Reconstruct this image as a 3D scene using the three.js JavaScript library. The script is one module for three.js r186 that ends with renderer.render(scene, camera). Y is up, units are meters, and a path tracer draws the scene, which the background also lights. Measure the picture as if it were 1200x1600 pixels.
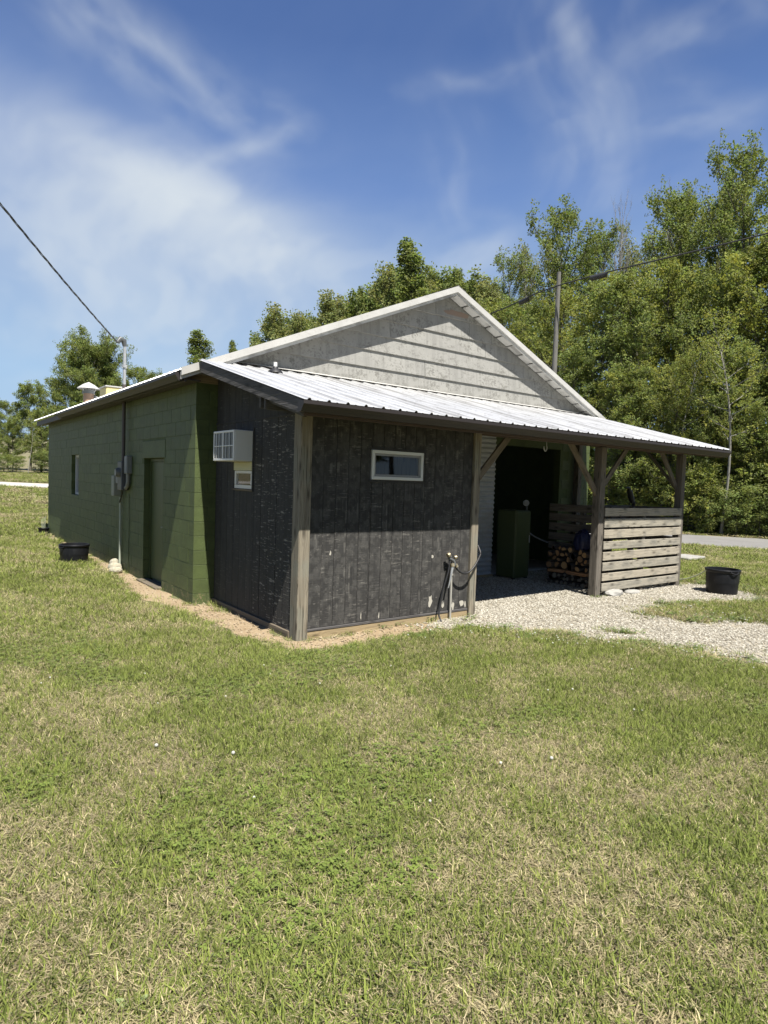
import * as THREE from 'three';
import { mergeGeometries } from 'three/addons/utils/BufferGeometryUtils.js';

// ---------------------------------------------------------------- camera
const scene = new THREE.Scene();
const F = 978.2, PW = 1200, PH = 1600;
const camera = new THREE.PerspectiveCamera(2 * Math.atan(PH / 2 / F) * 180 / Math.PI, 0.75, 0.05, 2000);
camera.position.set(-3.157, 1.833, 8.530);
camera.rotation.set(-0.05024, -0.64932, 0.03310, 'YXZ');
camera.updateMatrixWorld(true);
scene.add(camera);

// ---------------------------------------------------------------- renderer, exposure
const renderer = new THREE.WebGLRenderer({ antialias: true });
renderer.setSize(768, 1024);
renderer.toneMapping = THREE.LinearToneMapping;
const EXPOSURE = 2.3;
renderer.toneMappingExposure = EXPOSURE;
renderer.shadowMap.enabled = true;

// ---------------------------------------------------------------- random numbers and noise
function rng(seed) { let a = seed >>> 0; return () => { a = (a + 0x6D2B79F5) | 0; let t = Math.imul(a ^ (a >>> 15), 1 | a); t = (t + Math.imul(t ^ (t >>> 7), 61 | t)) ^ t; return ((t ^ (t >>> 14)) >>> 0) / 4294967296; }; }
const R = rng(20240417);
const rr = (a, b, r = R) => a + (b - a) * r();
const clamp = (x, a = 0, b = 1) => Math.min(b, Math.max(a, x));
const smooth = (a, b, x) => { const t = clamp((x - a) / (b - a)); return t * t * (3 - 2 * t); };
const lerp = (a, b, t) => a + (b - a) * t;
const mix3 = (a, b, t) => [lerp(a[0], b[0], t), lerp(a[1], b[1], t), lerp(a[2], b[2], t)];
function hash(ix, iy, s) { let h = Math.imul(ix, 374761393) ^ Math.imul(iy, 668265263) ^ Math.imul(s, 974634777); h = Math.imul(h ^ (h >>> 13), 1274126177); return ((h ^ (h >>> 16)) >>> 0) / 4294967296; }
function vnoise(x, y, s = 0, px = 0, py = 0) {               // value noise, optional period
  let ix = Math.floor(x), iy = Math.floor(y); const fx = x - ix, fy = y - iy;
  let jx = ix + 1, jy = iy + 1;
  if (px) { ix = ((ix % px) + px) % px; jx = ((jx % px) + px) % px; }
  if (py) { iy = ((iy % py) + py) % py; jy = ((jy % py) + py) % py; }
  const u = fx * fx * (3 - 2 * fx), v = fy * fy * (3 - 2 * fy);
  const a = hash(ix, iy, s), b = hash(jx, iy, s), c = hash(ix, jy, s), d = hash(jx, jy, s);
  return a + (b - a) * u + (c - a) * v + (a - b - c + d) * u * v;
}
function fbm(x, y, s = 0, oct = 4, px = 0, py = 0) { let v = 0, a = 0.5, t = 0; for (let i = 0; i < oct; i++) { v += a * vnoise(x, y, s + i * 17, px, py); t += a; a *= 0.5; x *= 2; y *= 2; px *= 2; py *= 2; } return v / t; }

// ---------------------------------------------------------------- pixel rays (photo pixels to directions)
function ray(px, py) { return new THREE.Vector3((px - PW / 2) / F, -(py - PH / 2) / F, -1).applyQuaternion(camera.quaternion); }
function atDist(px, py, d) { const v = ray(px, py); return v.multiplyScalar(d / Math.hypot(v.x, v.z)).add(camera.position); }
const azel = (px, py) => { const v = ray(px, py).normalize(); return [Math.atan2(v.z, v.x), Math.asin(v.y)]; };

// ---------------------------------------------------------------- sun and sky
const SUN = new THREE.Vector3(-0.21, 1.87, 1).normalize();
const sun = new THREE.DirectionalLight(new THREE.Color(1, 0.955, 0.88), 5.0);
sun.target.position.set(2, 0, 0); sun.position.copy(SUN).multiplyScalar(80).add(sun.target.position);
sun.castShadow = true; sun.shadow.mapSize.set(4096, 4096); sun.shadow.radius = 1;
Object.assign(sun.shadow.camera, { left: -45, right: 45, top: 45, bottom: -45, near: 1, far: 200 });
scene.add(sun, sun.target);

const skyTex = (() => {
  const W = 2048, H = 1024, data = new Float32Array(W * H * 4);
  const stops = [[-90, [.16, .19, .16]], [-8, [.22, .27, .27]], [0, [.48, .65, .83]], [8, [.39, .585, .83]], [15, [.262, .425, .71]], [24, [.160, .282, .59]], [34, [.080, .162, .405]], [50, [.053, .114, .315]], [90, [.040, .088, .262]]];
  const base = e => { for (let i = 1; i < stops.length; i++) if (e <= stops[i][0]) return mix3(stops[i - 1][1], stops[i][1], clamp((e - stops[i - 1][0]) / (stops[i][0] - stops[i - 1][0]))); return stops[stops.length - 1][1]; };
  // cirrus streaks as azimuth / elevation polylines: [points, half width in degrees, strength]
  const streaks = [
    [[[40, -80], [120, 10], [225, 88], [330, 172], [400, 205], [480, 212]], 2.2, .26],
    [[[150, -20], [235, 72], [300, 140], [365, 190]], .7, .20],
    [[[270, 248], [350, 235], [430, 218], [480, 196]], .6, .34],
    [[[20, 290], [130, 276], [280, 252]], .9, .2],
    [[[880, -40], [890, 60], [908, 130], [945, 190], [925, 270], [880, 340]], 3.6, .20],
    [[[888, 30], [893, 90], [902, 118]], 1.0, .26],
    [[[620, 163], [700, 160], [775, 153], [860, 116]], .7, .22],
    [[[690, 180], [712, 250], [690, 320], [700, 400]], 1.8, .16],
    [[[975, 215], [1060, 205], [1130, 196], [1240, 165]], .9, .24],
    [[[1045, 150], [1095, 148], [1160, 160]], .9, .2],
    [[[940, 130], [1040, 75], [1120, 50], [1230, -10]], 1.3, .18],
    [[[1130, 5], [1180, 15], [1250, 20]], 1.2, .2],
    [[[640, 430], [740, 400], [850, 375]], 2.4, .26],
  ].map(([p, w, s], n) => { const q = p.map(v => azel(...v)), c = [0]; for (let i = 1; i < q.length; i++) c.push(c[i - 1] + Math.hypot(q[i][0] - q[i - 1][0], q[i][1] - q[i - 1][1])); return [q, c, w * Math.PI / 180, s, n]; });
  const banks = [[320, 335, 7, 2.6, .95], [400, 390, 6, 3.0, .8], [180, 300, 10, 4, .28], [40, 260, 9, 4.5, .24], [400, 420, 9, 4.2, .42], [120, 420, 14, 4.4, .6], [20, 500, 12, 2.6, .12], [560, 440, 9, 4, .22]]
    .map(([x, y, a, b, s]) => [...azel(x, y), a * Math.PI / 180, b * Math.PI / 180, s]);
  const cosSun = new THREE.Vector3();
  for (let j = 0; j < H; j++) {
    const el = ((j + .5) / H - .5) * Math.PI, ce = Math.cos(el), se = Math.sin(el), ed = el * 180 / Math.PI, b = base(ed);
    for (let i = 0; i < W; i++) {
      const az = ((i + .5) / W - .5) * 2 * Math.PI, k = (j * W + i) * 4;
      cosSun.set(ce * Math.cos(az), se, ce * Math.sin(az));
      const cs = Math.max(0, cosSun.dot(SUN)), glow = .05 * Math.pow(cs, 8) + .2 * Math.pow(cs, 60);
      let c = [b[0] + glow, b[1] + glow, b[2] + glow], al = 0;
      if (ed > -1) {
        const sx = cosSun.x / (se + .22), sy = cosSun.z / (se + .22);       // flat cloud layer overhead
        const w1 = fbm(sx * 1.3 + 7, sy * 1.3 + 3, 5, 4), w2 = fbm(sx * 1.3 - 5, sy * 1.3 + 11, 9, 4);
        const fine = fbm(sx * 5 + w1 * 4, sy * 2.2 + w2 * 4, 31, 5), broad = fbm(sx * .9 + 2 + w2, sy * .9 + 5 + w1, 41, 4);
        al = .30 * smooth(.50, .85, broad) * smooth(.3, .75, fine) + .04 * fine;
        for (const [p, cum, w, s, num] of streaks) {
          let best = 1e9, sd = 0, along = 0;
          for (let q = 0; q < p.length - 1; q++) {
            let ax = (p[q][0] - az), ay = p[q][1] - el, bx = p[q + 1][0] - az, by = p[q + 1][1] - el;
            if (ax > Math.PI) { ax -= 2 * Math.PI; bx -= 2 * Math.PI; } else if (ax < -Math.PI) { ax += 2 * Math.PI; bx += 2 * Math.PI; }
            ax = (ax + (w1 - .5) * .06) * ce; bx = (bx + (w1 - .5) * .06) * ce; ay += (w2 - .5) * .06; by += (w2 - .5) * .06;
            const ex = bx - ax, ey = by - ay, t = clamp(-(ax * ex + ay * ey) / (ex * ex + ey * ey)), d = Math.hypot(ax + ex * t, ay + ey * t);
            if (d < best) { best = d; sd = Math.sign(ax * ey - ay * ex) * d; along = lerp(cum[q], cum[q + 1], t); }
          }
          if (best < w * 3) { const strand = fbm(along * 17 + num * 7 + w1 * 2, (sd + (w2 - .5) * .10) * 42 + w1 * 2, 320 + num, 5), puff = fbm(along * 9, sd * 22 + num * 3, 350, 3), end = smooth(0, .07, along) * smooth(cum[cum.length - 1], cum[cum.length - 1] - .07, along); al += s * Math.exp(-(best * best) / (w * w)) * (.18 + 1.25 * smooth(.28, .80, strand * .6 + puff * .4)) * (.2 + .8 * end); }
        }
        for (const [a, e, ra, rb, s] of banks) {
          let da = az - a; if (da > Math.PI) da -= 2 * Math.PI; if (da < -Math.PI) da += 2 * Math.PI;
          const x = (da * ce + (w1 - .5) * .13) / ra, y = (el - e + (w2 - .5) * .09 + da * .18) / rb, q = x * x + y * y;
          if (q < 9) al += s * Math.exp(-q) * (.6 + .62 * smooth(.22, .78, fine * .75 + w2 * .25));
        }
        al *= .82 + .36 * smooth(.28, .72, fbm(sx * 17 + w1 * 5, sy * 8 + w2 * 5, 61, 4)); al = .92 * (1 - Math.exp(-1.1 * al));
        c = mix3(c, [.76, .82, .855], clamp(al));
      }
      data[k] = c[0] / EXPOSURE; data[k + 1] = c[1] / EXPOSURE; data[k + 2] = c[2] / EXPOSURE; data[k + 3] = 1;
    }
  }
  const t = new THREE.DataTexture(data, W, H, THREE.RGBAFormat, THREE.FloatType);
  t.mapping = THREE.EquirectangularReflectionMapping; t.colorSpace = THREE.LinearSRGBColorSpace;
  t.magFilter = THREE.LinearFilter; t.minFilter = THREE.LinearFilter; t.wrapS = THREE.RepeatWrapping; t.needsUpdate = true;
  return t;
})();
scene.background = skyTex; scene.environment = skyTex;

// ---------------------------------------------------------------- textures
const toS = v => { v = clamp(v); return Math.round(255 * (v <= .0031308 ? v * 12.92 : 1.055 * Math.pow(v, 1 / 2.4) - .055)); };
function colorTex(w, h, fn, mw, mh) {                     // fn(u, v) -> linear rgb; the picture spans mw x mh metres
  const d = new Uint8Array(w * h * 4);
  for (let j = 0; j < h; j++) for (let i = 0; i < w; i++) { const c = fn((i + .5) / w, (j + .5) / h), k = (j * w + i) * 4; d[k] = toS(c[0]); d[k + 1] = toS(c[1]); d[k + 2] = toS(c[2]); d[k + 3] = 255; }
  return finish(new THREE.DataTexture(d, w, h), mw, mh, true);
}
function greyTex(w, h, fn, mw, mh) {
  const d = new Uint8Array(w * h * 4);
  for (let j = 0; j < h; j++) for (let i = 0; i < w; i++) { const c = Math.round(255 * clamp(fn((i + .5) / w, (j + .5) / h))), k = (j * w + i) * 4; d[k] = d[k + 1] = d[k + 2] = c; d[k + 3] = 255; }
  return finish(new THREE.DataTexture(d, w, h), mw, mh, false);
}
function finish(t, mw, mh, srgb) {
  t.wrapS = t.wrapT = THREE.RepeatWrapping; t.magFilter = THREE.LinearFilter; t.minFilter = THREE.LinearMipmapLinearFilter; t.generateMipmaps = true;
  if (srgb) t.colorSpace = THREE.SRGBColorSpace; t.repeat.set(1 / mw, 1 / mh); t.needsUpdate = true; return t;
}
const std = o => new THREE.MeshStandardMaterial({ roughness: .8, metalness: 0, side: THREE.DoubleSide, ...o });
const lin = (r, g, b) => new THREE.Color().setRGB(r, g, b);

// black stained rough-sawn boards: worn saw marks run across, streaks run along
function sawnBlack(across, along, seed) {
  const f = (u, v) => {
    const grain = fbm(u * 90, v * 5, seed, 3, 90, 5), streak = fbm(u * 26, v * 3, seed + 3, 3, 26, 3);
    const saw = Math.max(vnoise(u * 11, v * 150, seed + 5, 11, 150), .97 * vnoise(u * 17, v * 210, seed + 6, 17, 210));
    const patch = fbm(u * 4, v * 6, seed + 7, 4, 4, 6), fleck = vnoise(u * 90, v * 160, seed + 9, 90, 160);
    const m = smooth(.80, .94, saw) * smooth(.46 - across * .16, .66 - across * .14, patch) * (.3 + .7 * fleck) * across;
    const line = smooth(.80, .93, vnoise(u * 44, v * 5, seed + 15, 44, 5)) * smooth(.35, .7, vnoise(u * 20, v * 34, seed + 16, 20, 34)) * along;
    let c = mix3([.013, .0125, .012], [.036, .0345, .032], clamp(.55 * grain + .6 * streak - .12));
    const wash = smooth(.36, .68, fbm(u * 17, v * 30, seed + 13, 5, 17, 30)) * (.55 + .45 * vnoise(u * 60, v * 22, seed + 21, 60, 22));
    c = mix3(c, [.078, .075, .068], wash * .46 * along);
    c = mix3(c, [.25, .235, .205], clamp(m * .55)); c = mix3(c, [.15, .142, .125], line * .4);
    return mix3(c, [.15, .142, .125], smooth(.80, .95, fleck) * wash * .5 * along);
  };
  return colorTex(320, 1024, f, 1, 2);
}
const sawBump = greyTex(256, 1024, (u, v) => .5 * vnoise(u * 9, v * 230, 5, 9, 230) + .3 * fbm(u * 90, v * 5, 4, 3, 90, 5) + .2 * vnoise(u * 60, v * 300, 8, 60, 300), 1, 2);
// grey weathered timber, grain along v
function timber(c0, c1, c2, seed, knots = 1) {
  const kn = [], r = rng(seed); for (let i = 0; i < 9; i++) kn.push([r(), r(), rr(.025, .055, r)]);
  return colorTex(128, 512, (u, v) => {
    let wx = 0, dark = 0;
    if (knots) for (const [ku, kv, s] of kn) { let du = u - ku, dv = v - kv; du -= Math.round(du); dv -= Math.round(dv); const q = Math.hypot(du / s, dv / (s * .7)); wx += Math.exp(-q * q * .12) * .6 * Math.sign(du || 1); dark = Math.max(dark, Math.exp(-q * q * .9)); }
    const g = fbm(u * 34 + wx * 3 + 2.2 * vnoise(u * 4, v * 5, seed, 4, 5), v * 4, seed + 2, 4, 0, 4), rings = .5 + .5 * Math.sin((u * 34 + wx * 5 + 3 * fbm(u * 3, v * 3, seed + 8, 3, 3, 3)) * 5.2);
    const blot = fbm(u * 5, v * 9, seed + 4, 4, 5, 9), crack = smooth(.78, .9, vnoise(u * 60 + wx, v * 7, seed + 6, 0, 7));
    let c = mix3(c0, c1, clamp(g * .75 + rings * .3)); c = mix3(c, c2, smooth(.45, .8, blot) * .7);
    c = mix3(c, [c0[0] * .3, c0[1] * .28, c0[2] * .25], Math.max(crack * .65, dark * .8)); return c;
  }, .45, 1.8);
}
const timberBump = greyTex(128, 512, (u, v) => fbm(u * 40, v * 4, 77, 4, 40, 4) - .5 * smooth(.75, .9, vnoise(u * 60, v * 7, 83, 60, 7)), .45, 1.8);
const M = {};
M.gaugeFace = std({ color: lin(.24, .24, .22), roughness: .7 });
M.chip = std({ color: lin(.36, .34, .29), roughness: .9 });
M.boardA = std({ map: sawnBlack(.5, .25, 11), bumpMap: sawBump, bumpScale: .0018, roughness: .85 });
M.boardB = std({ map: sawnBlack(1.7, .25, 71), bumpMap: sawBump, bumpScale: .0022, roughness: .88 });
M.boardC = std({ map: sawnBlack(.75, 1.1, 131), bumpMap: sawBump, bumpScale: .002, roughness: .88 });
M.post = std({ map: timber([.075, .062, .044], [.265, .232, .172], [.175, .172, .135], 301), bumpMap: timberBump, bumpScale: .003, roughness: .9 });
M.plank = std({ map: timber([.175, .16, .128], [.35, .32, .255], [.15, .143, .122], 401), bumpMap: timberBump, bumpScale: .003, roughness: .9 });
M.plank2 = std({ map: timber([.205, .18, .14], [.38, .34, .265], [.175, .163, .135], 451), bumpMap: timberBump, bumpScale: .003, roughness: .9 });
M.oldPost = std({ map: timber([.05, .042, .034], [.165, .145, .118], [.10, .092, .076], 501), bumpMap: timberBump, bumpScale: .005, roughness: .92 });
M.brown = std({ map: timber([0.04, 0.026, 0.019], [0.08, 0.051, 0.036], [0.056, 0.036, 0.028], 601), roughness: .85 });
M.barge = std({ map: timber([0.036, 0.034, 0.034], [0.104, 0.098, 0.094], [0.056, 0.053, 0.053], 651), bumpMap: timberBump, bumpScale: .004, roughness: .9 });
M.base = std({ map: timber([.19, .14, .075], [.34, .265, .15], [.27, .21, .12], 701), bumpMap: timberBump, bumpScale: .002, roughness: .88 });
M.baseDark = std({ map: timber([0.075, 0.06, 0.041], [0.158, 0.128, 0.09], [0.12, 0.098, 0.068], 751), bumpMap: timberBump, bumpScale: .002, roughness: .88 });

const blockBump = greyTex(512, 512, (u, v) => .5 * fbm(u * 40, v * 40, 3, 4, 40, 40) + .5 * smooth(.7, .5, vnoise(u * 110, v * 110, 6, 110, 110)), .8, .8);
const greenPaint = (k, seed) => std({
  map: colorTex(256, 256, (u, v) => { const a = fbm(u * 6, v * 6, seed, 5, 6, 6), b = fbm(u * 40, v * 40, seed + 9, 3, 40, 40); const t = (a - .5) * .5 + (b - .5) * .25; return [k * .055 * (1 + t), k * .075 * (1 + t), k * .0205 * (1 + t * 1.2)]; }, .8, .8),
  bumpMap: blockBump, bumpScale: .0025, roughness: .62 });
M.green = [greenPaint(1, 21), greenPaint(1.06, 22), greenPaint(.94, 23)];
M.greenDoor = std({ color: lin(.048, .065, .019), roughness: .5, bumpMap: blockBump, bumpScale: .0006 });
M.greenSplash = std({ map: colorTex(256, 256, (u, v) => { const a = fbm(u * 6, v * 6, 25, 5, 6, 6), d = fbm(u * 34, v * 34, 29, 4, 34, 34), t = (a - .5) * .5; return mix3([.055 * (1 + t), .075 * (1 + t), .0205], [.19, .145, .085], .75 * smooth(.5, .72, d) * smooth(.3, .6, a)); }, .8, .8), bumpMap: blockBump, bumpScale: .0025, roughness: .7 });
M.mortar = std({ map: M.green[2].map, roughness: .8 });
const sidingTex = (seed, stain) => std({
  map: colorTex(512, 512, (u, v) => {
    const a = fbm(u * 5, v * 5, seed, 5, 5, 5), b = fbm(u * 26, v * 20, seed + 5, 4, 26, 20), run = fbm(u * 3, v * 36, seed + 8, 4, 3, 36);
    let c = mix3([.20, .198, .184], [.275, .27, .247], a); c = mix3(c, [.15, .147, .135], .45 * smooth(.45, .8, run));
    const d = fbm(u * 70, v * 60, seed + 11, 3, 70, 60), l = smooth(.50, .72, d * .6 + b * .40 + stain * .05) * smooth(.40, .72, a * .7 + b * .3 + stain * .12);
    c = mix3(c, [.085, .082, .07], clamp(l * .6)); const sp = smooth(.78, .9, vnoise(u * 110, v * 110, seed + 2, 110, 110)) * smooth(.3, .6, b); return mix3(c, [.10, .096, .085], sp * .55);
  }, 1.6, 1.6), roughness: .9, bumpMap: blockBump, bumpScale: .002 });
M.siding = [sidingTex(33, .2), sidingTex(34, .7), sidingTex(36, 1.3)];
M.sidingRust = std({ color: lin(.21, .155, .12), roughness: .95, bumpMap: blockBump, bumpScale: .002 });
M.roof = std({ map: colorTex(512, 512, (u, v) => { const s = fbm(u * 56, v * 2, 55, 3, 56, 2), a = fbm(u * 5, v * 5, 56, 4, 5, 5), d = smooth(.72, .86, vnoise(u * 70, v * 40, 57, 70, 40)); return mix3(mix3([.53, .54, .54], [.62, .62, .62], a), [.33, .325, .315], .75 * smooth(.48, .72, s) + .3 * d); }, 1.83, 1.83), roughness: .46, metalness: .52 });
M.trimWhite = std({ map: colorTex(256, 256, (u, v) => mix3([.34, .335, .315], [.44, .435, .415], fbm(u * 7, v * 7, 91, 5, 7, 7) - .35 * smooth(.65, .8, fbm(u * 30, v * 18, 93, 3, 30, 18))), 1, 1), roughness: .55 });
M.soffit = std({ map: colorTex(256, 256, (u, v) => mix3([.26, .255, .24], [.44, .435, .41], smooth(.25, .6, fbm(u * 9, v * 5, 95, 5, 9, 5))), 1, 1), roughness: .75 });
M.gutter = std({ color: lin(.018, .0135, .0125), roughness: .55 });
M.fascia = std({ color: lin(.035, .028, .027), roughness: .6 });
M.white = std({ color: lin(.56, .56, .54), roughness: .45 });
M.vinyl = std({ color: lin(.52, .52, .50), roughness: .4 });
M.greyFrame = std({ color: lin(.20, .20, .20), roughness: .5 });
M.dark = std({ color: lin(.012, .012, .012), roughness: .8 });
M.inside = std({ map: timber([.16, .12, .075], [.27, .21, .135], [.22, .17, .11], 961), roughness: .9 });
M.glass = new THREE.MeshPhysicalMaterial({ color: 0xffffff, transmission: 1, thickness: 0, roughness: .02, ior: 1.5, side: THREE.DoubleSide });
M.cream = std({ color: lin(.42, .41, .27), roughness: .6 });
M.galv = std({ map: colorTex(256, 256, (u, v) => mix3([.30, .31, .31], [.46, .47, .47], fbm(u * 12, v * 12, 97, 4, 12, 12)), .6, .6), roughness: .45, metalness: .6 });
M.steelGrey = std({ color: lin(.16, .17, .165), roughness: .55, metalness: .2 });
M.steelDark = std({ color: lin(.07, .075, .075), roughness: .5, metalness: .2 });
M.conduitBrown = std({ color: lin(.06, .05, .045), roughness: .6 });
M.conduitPale = std({ color: lin(.30, .33, .26), roughness: .6 });
M.slat = std({ map: colorTex(128, 128, (u, v) => mix3([.32, .34, .36], [.44, .46, .48], fbm(u * 6, v * 9, 99, 4, 6, 9)), .7, .7), roughness: .5, metalness: .2 });
M.rubber = std({ color: lin(.012, .012, .013), roughness: .5 });
M.tub = new THREE.MeshPhysicalMaterial({ side: THREE.DoubleSide, specularIntensity: .45, map: colorTex(256, 256, (u, v) => { const t = fbm(u * 6, v * 6, 107, 5, 6, 6), s = smooth(.7, .85, fbm(u * 50, v * 6, 109, 3, 50, 6)); return mix3(mix3([.006, .0065, .008], [.014, .0145, .017], t), [.06, .06, .06], s * .35); }, .6, .6), roughness: .42 });
M.brass = std({ color: lin(.35, .30, .20), roughness: .45, metalness: .7 });
M.rope = std({ color: lin(.38, .42, .30), roughness: .9 });
M.tarp = std({ color: lin(.006, .009, .045), roughness: .5 });
M.limestone = std({ map: colorTex(256, 256, (u, v) => mix3([.22, .195, .13], [.38, .355, .28], fbm(u * 9, v * 9, 111, 5, 9, 9)), .5, .5), roughness: .9 });
M.slab = std({ map: colorTex(256, 256, (u, v) => mix3([.20, .195, .18], [.32, .31, .285], fbm(u * 9, v * 9, 113, 5, 9, 9)), .5, .5), roughness: .92 });
M.bird = std({ color: lin(.008, .008, .009), roughness: .55 });
M.logBark = std({ map: timber([0.04, 0.03, 0.024], [0.112, 0.088, 0.068], [0.072, 0.06, 0.048], 801, 0), roughness: .95, bumpMap: timberBump, bumpScale: .006 });
M.logEnd = [[.27, .155, .07], [.33, .205, .095], [.22, .13, .065], [.17, .15, .12]].map((c, i) => std({ color: lin(...c), roughness: .9 }));
M.splitWood = std({ map: timber([.30, .15, .07], [.46, .25, .12], [.38, .2, .1], 851), roughness: .9 });
M.pole = std({ map: timber([.075, .073, .065], [.165, .16, .145], [.12, .118, .108], 901, 0), roughness: .95, bumpMap: timberBump, bumpScale: .004 });
M.wire = std({ color: lin(.02, .02, .021), roughness: .6 });
M.bark = std({ map: timber([0.056, 0.048, 0.04], [0.136, 0.124, 0.104], [0.096, 0.088, 0.08], 921, 0), roughness: .95, bumpMap: timberBump, bumpScale: .02 });
M.barkPale = std({ map: timber([0.16, 0.152, 0.132], [0.304, 0.292, 0.256], [0.224, 0.22, 0.2], 941, 0), roughness: .95, bumpMap: timberBump, bumpScale: .01 });

// ---------------------------------------------------------------- geometry builder
class GB {
  constructor() { this.p = []; this.n = []; this.u = []; this.i = []; }
  get count() { return this.p.length / 3; }
  poly(pts, uvs) {                                            // flat convex polygon
    const a = pts[0], b = pts[1], c = pts[2];
    let nx = (b[1] - a[1]) * (c[2] - a[2]) - (b[2] - a[2]) * (c[1] - a[1]), ny = (b[2] - a[2]) * (c[0] - a[0]) - (b[0] - a[0]) * (c[2] - a[2]), nz = (b[0] - a[0]) * (c[1] - a[1]) - (b[1] - a[1]) * (c[0] - a[0]);
    const l = Math.hypot(nx, ny, nz) || 1; nx /= l; ny /= l; nz /= l; const o = this.count;
    pts.forEach((q, k) => { this.p.push(...q); this.n.push(nx, ny, nz); const uv = uvs ? uvs[k] : this.auto(q, nx, ny, nz); this.u.push(uv[0], uv[1]); });
    for (let k = 1; k < pts.length - 1; k++) this.i.push(o, o + k, o + k + 1);
  }
  auto(q, nx, ny, nz) {                                       // metric uv: v along the grain axis
    const g = this.grain || 'y', off = this.off || [0, 0], ax = Math.abs(nx), ay = Math.abs(ny), az = Math.abs(nz), gi = { x: 0, y: 1, z: 2 }[g];
    const dom = ax >= ay && ax >= az ? 0 : ay >= az ? 1 : 2; let a;
    if (dom === gi) { const o = [0, 1, 2].filter(k => k !== gi); return [q[o[0]] + off[0], q[o[1]] + off[1]]; }
    a = [0, 1, 2].find(k => k !== gi && k !== dom); return [q[a] + off[0], q[gi] + off[1]];
  }
  box(x0, x1, y0, y1, z0, z1, c = 0) {                        // chamfered when c > 0
    const X = [x0, x1], Y = [y0, y1], Z = [z0, z1];
    if (!c) {
      const v = (i, j, k) => [X[i], Y[j], Z[k]];
      this.poly([v(0, 0, 1), v(1, 0, 1), v(1, 1, 1), v(0, 1, 1)]); this.poly([v(1, 0, 0), v(0, 0, 0), v(0, 1, 0), v(1, 1, 0)]);
      this.poly([v(1, 0, 1), v(1, 0, 0), v(1, 1, 0), v(1, 1, 1)]); this.poly([v(0, 0, 0), v(0, 0, 1), v(0, 1, 1), v(0, 1, 0)]);
      this.poly([v(0, 1, 1), v(1, 1, 1), v(1, 1, 0), v(0, 1, 0)]); this.poly([v(0, 0, 0), v(1, 0, 0), v(1, 0, 1), v(0, 0, 1)]); return this;
    }
    const s = [c, -c];
    const fx = (i, j, k) => [X[i], Y[j] + s[j], Z[k] + s[k]], fy = (i, j, k) => [X[i] + s[i], Y[j], Z[k] + s[k]], fz = (i, j, k) => [X[i] + s[i], Y[j] + s[j], Z[k]];
    const put = (pts, out) => { const a = pts[0], b = pts[1], d = pts[2]; const n = [(b[1] - a[1]) * (d[2] - a[2]) - (b[2] - a[2]) * (d[1] - a[1]), (b[2] - a[2]) * (d[0] - a[0]) - (b[0] - a[0]) * (d[2] - a[2]), (b[0] - a[0]) * (d[1] - a[1]) - (b[1] - a[1]) * (d[0] - a[0])]; this.poly(n[0] * out[0] + n[1] * out[1] + n[2] * out[2] < 0 ? pts.slice().reverse() : pts); };
    for (const i of [0, 1]) { const o = i * 2 - 1;
      put([fx(i, 0, 0), fx(i, 1, 0), fx(i, 1, 1), fx(i, 0, 1)], [o, 0, 0]); put([fy(0, i, 0), fy(1, i, 0), fy(1, i, 1), fy(0, i, 1)], [0, o, 0]); put([fz(0, 0, i), fz(1, 0, i), fz(1, 1, i), fz(0, 1, i)], [0, 0, o]); }
    for (const i of [0, 1]) for (const j of [0, 1]) { const a = i * 2 - 1, b = j * 2 - 1;
      put([fx(i, j, 0), fx(i, j, 1), fy(i, j, 1), fy(i, j, 0)], [a, b, 0]); put([fx(i, 0, j), fx(i, 1, j), fz(i, 1, j), fz(i, 0, j)], [a, 0, b]); put([fy(0, i, j), fy(1, i, j), fz(1, i, j), fz(0, i, j)], [0, a, b]);
      for (const k of [0, 1]) put([fx(i, j, k), fy(i, j, k), fz(i, j, k)], [a, b, k * 2 - 1]); }
    return this;
  }
  tube(pts, rad, sides = 8, cap = true, vs = 1) {
    const P = pts.map(q => new THREE.Vector3(...q)), n = P.length, o = this.count, up = new THREE.Vector3(), a = new THREE.Vector3(), b = new THREE.Vector3(), t = new THREE.Vector3(); let len = 0;
    const t0 = P[1].clone().sub(P[0]).normalize(); up.set(Math.abs(t0.y) > .9 ? 1 : 0, Math.abs(t0.y) > .9 ? 0 : 1, 0); a.crossVectors(up, t0).normalize();
    for (let k = 0; k < n; k++) {
      t.copy(P[Math.min(n - 1, k + 1)]).sub(P[Math.max(0, k - 1)]).normalize(); a.addScaledVector(t, -a.dot(t)).normalize(); b.crossVectors(t, a);
      const r = Array.isArray(rad) ? rad[k] : rad; if (k) len += P[k].distanceTo(P[k - 1]);
      for (let s = 0; s <= sides; s++) { const g = s / sides * Math.PI * 2, c = Math.cos(g), d = Math.sin(g), x = a.x * c + b.x * d, y = a.y * c + b.y * d, z = a.z * c + b.z * d;
        this.p.push(P[k].x + x * r, P[k].y + y * r, P[k].z + z * r); this.n.push(x, y, z); this.u.push(s / sides * Math.max(.15, r * 6.28), len * vs); }
    }
    const w = sides + 1;
    for (let k = 0; k < n - 1; k++) for (let s = 0; s < sides; s++) { const q = o + k * w + s; this.i.push(q, q + 1, q + w, q + 1, q + w + 1, q + w); }
    if (cap) for (const e of [0, n - 1]) { const ring = []; for (let s = 0; s < sides; s++) { const q = (o + e * w + s) * 3; ring.push([this.p[q], this.p[q + 1], this.p[q + 2]]); } this.poly(e ? ring : ring.reverse()); }
    return this;
  }
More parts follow.
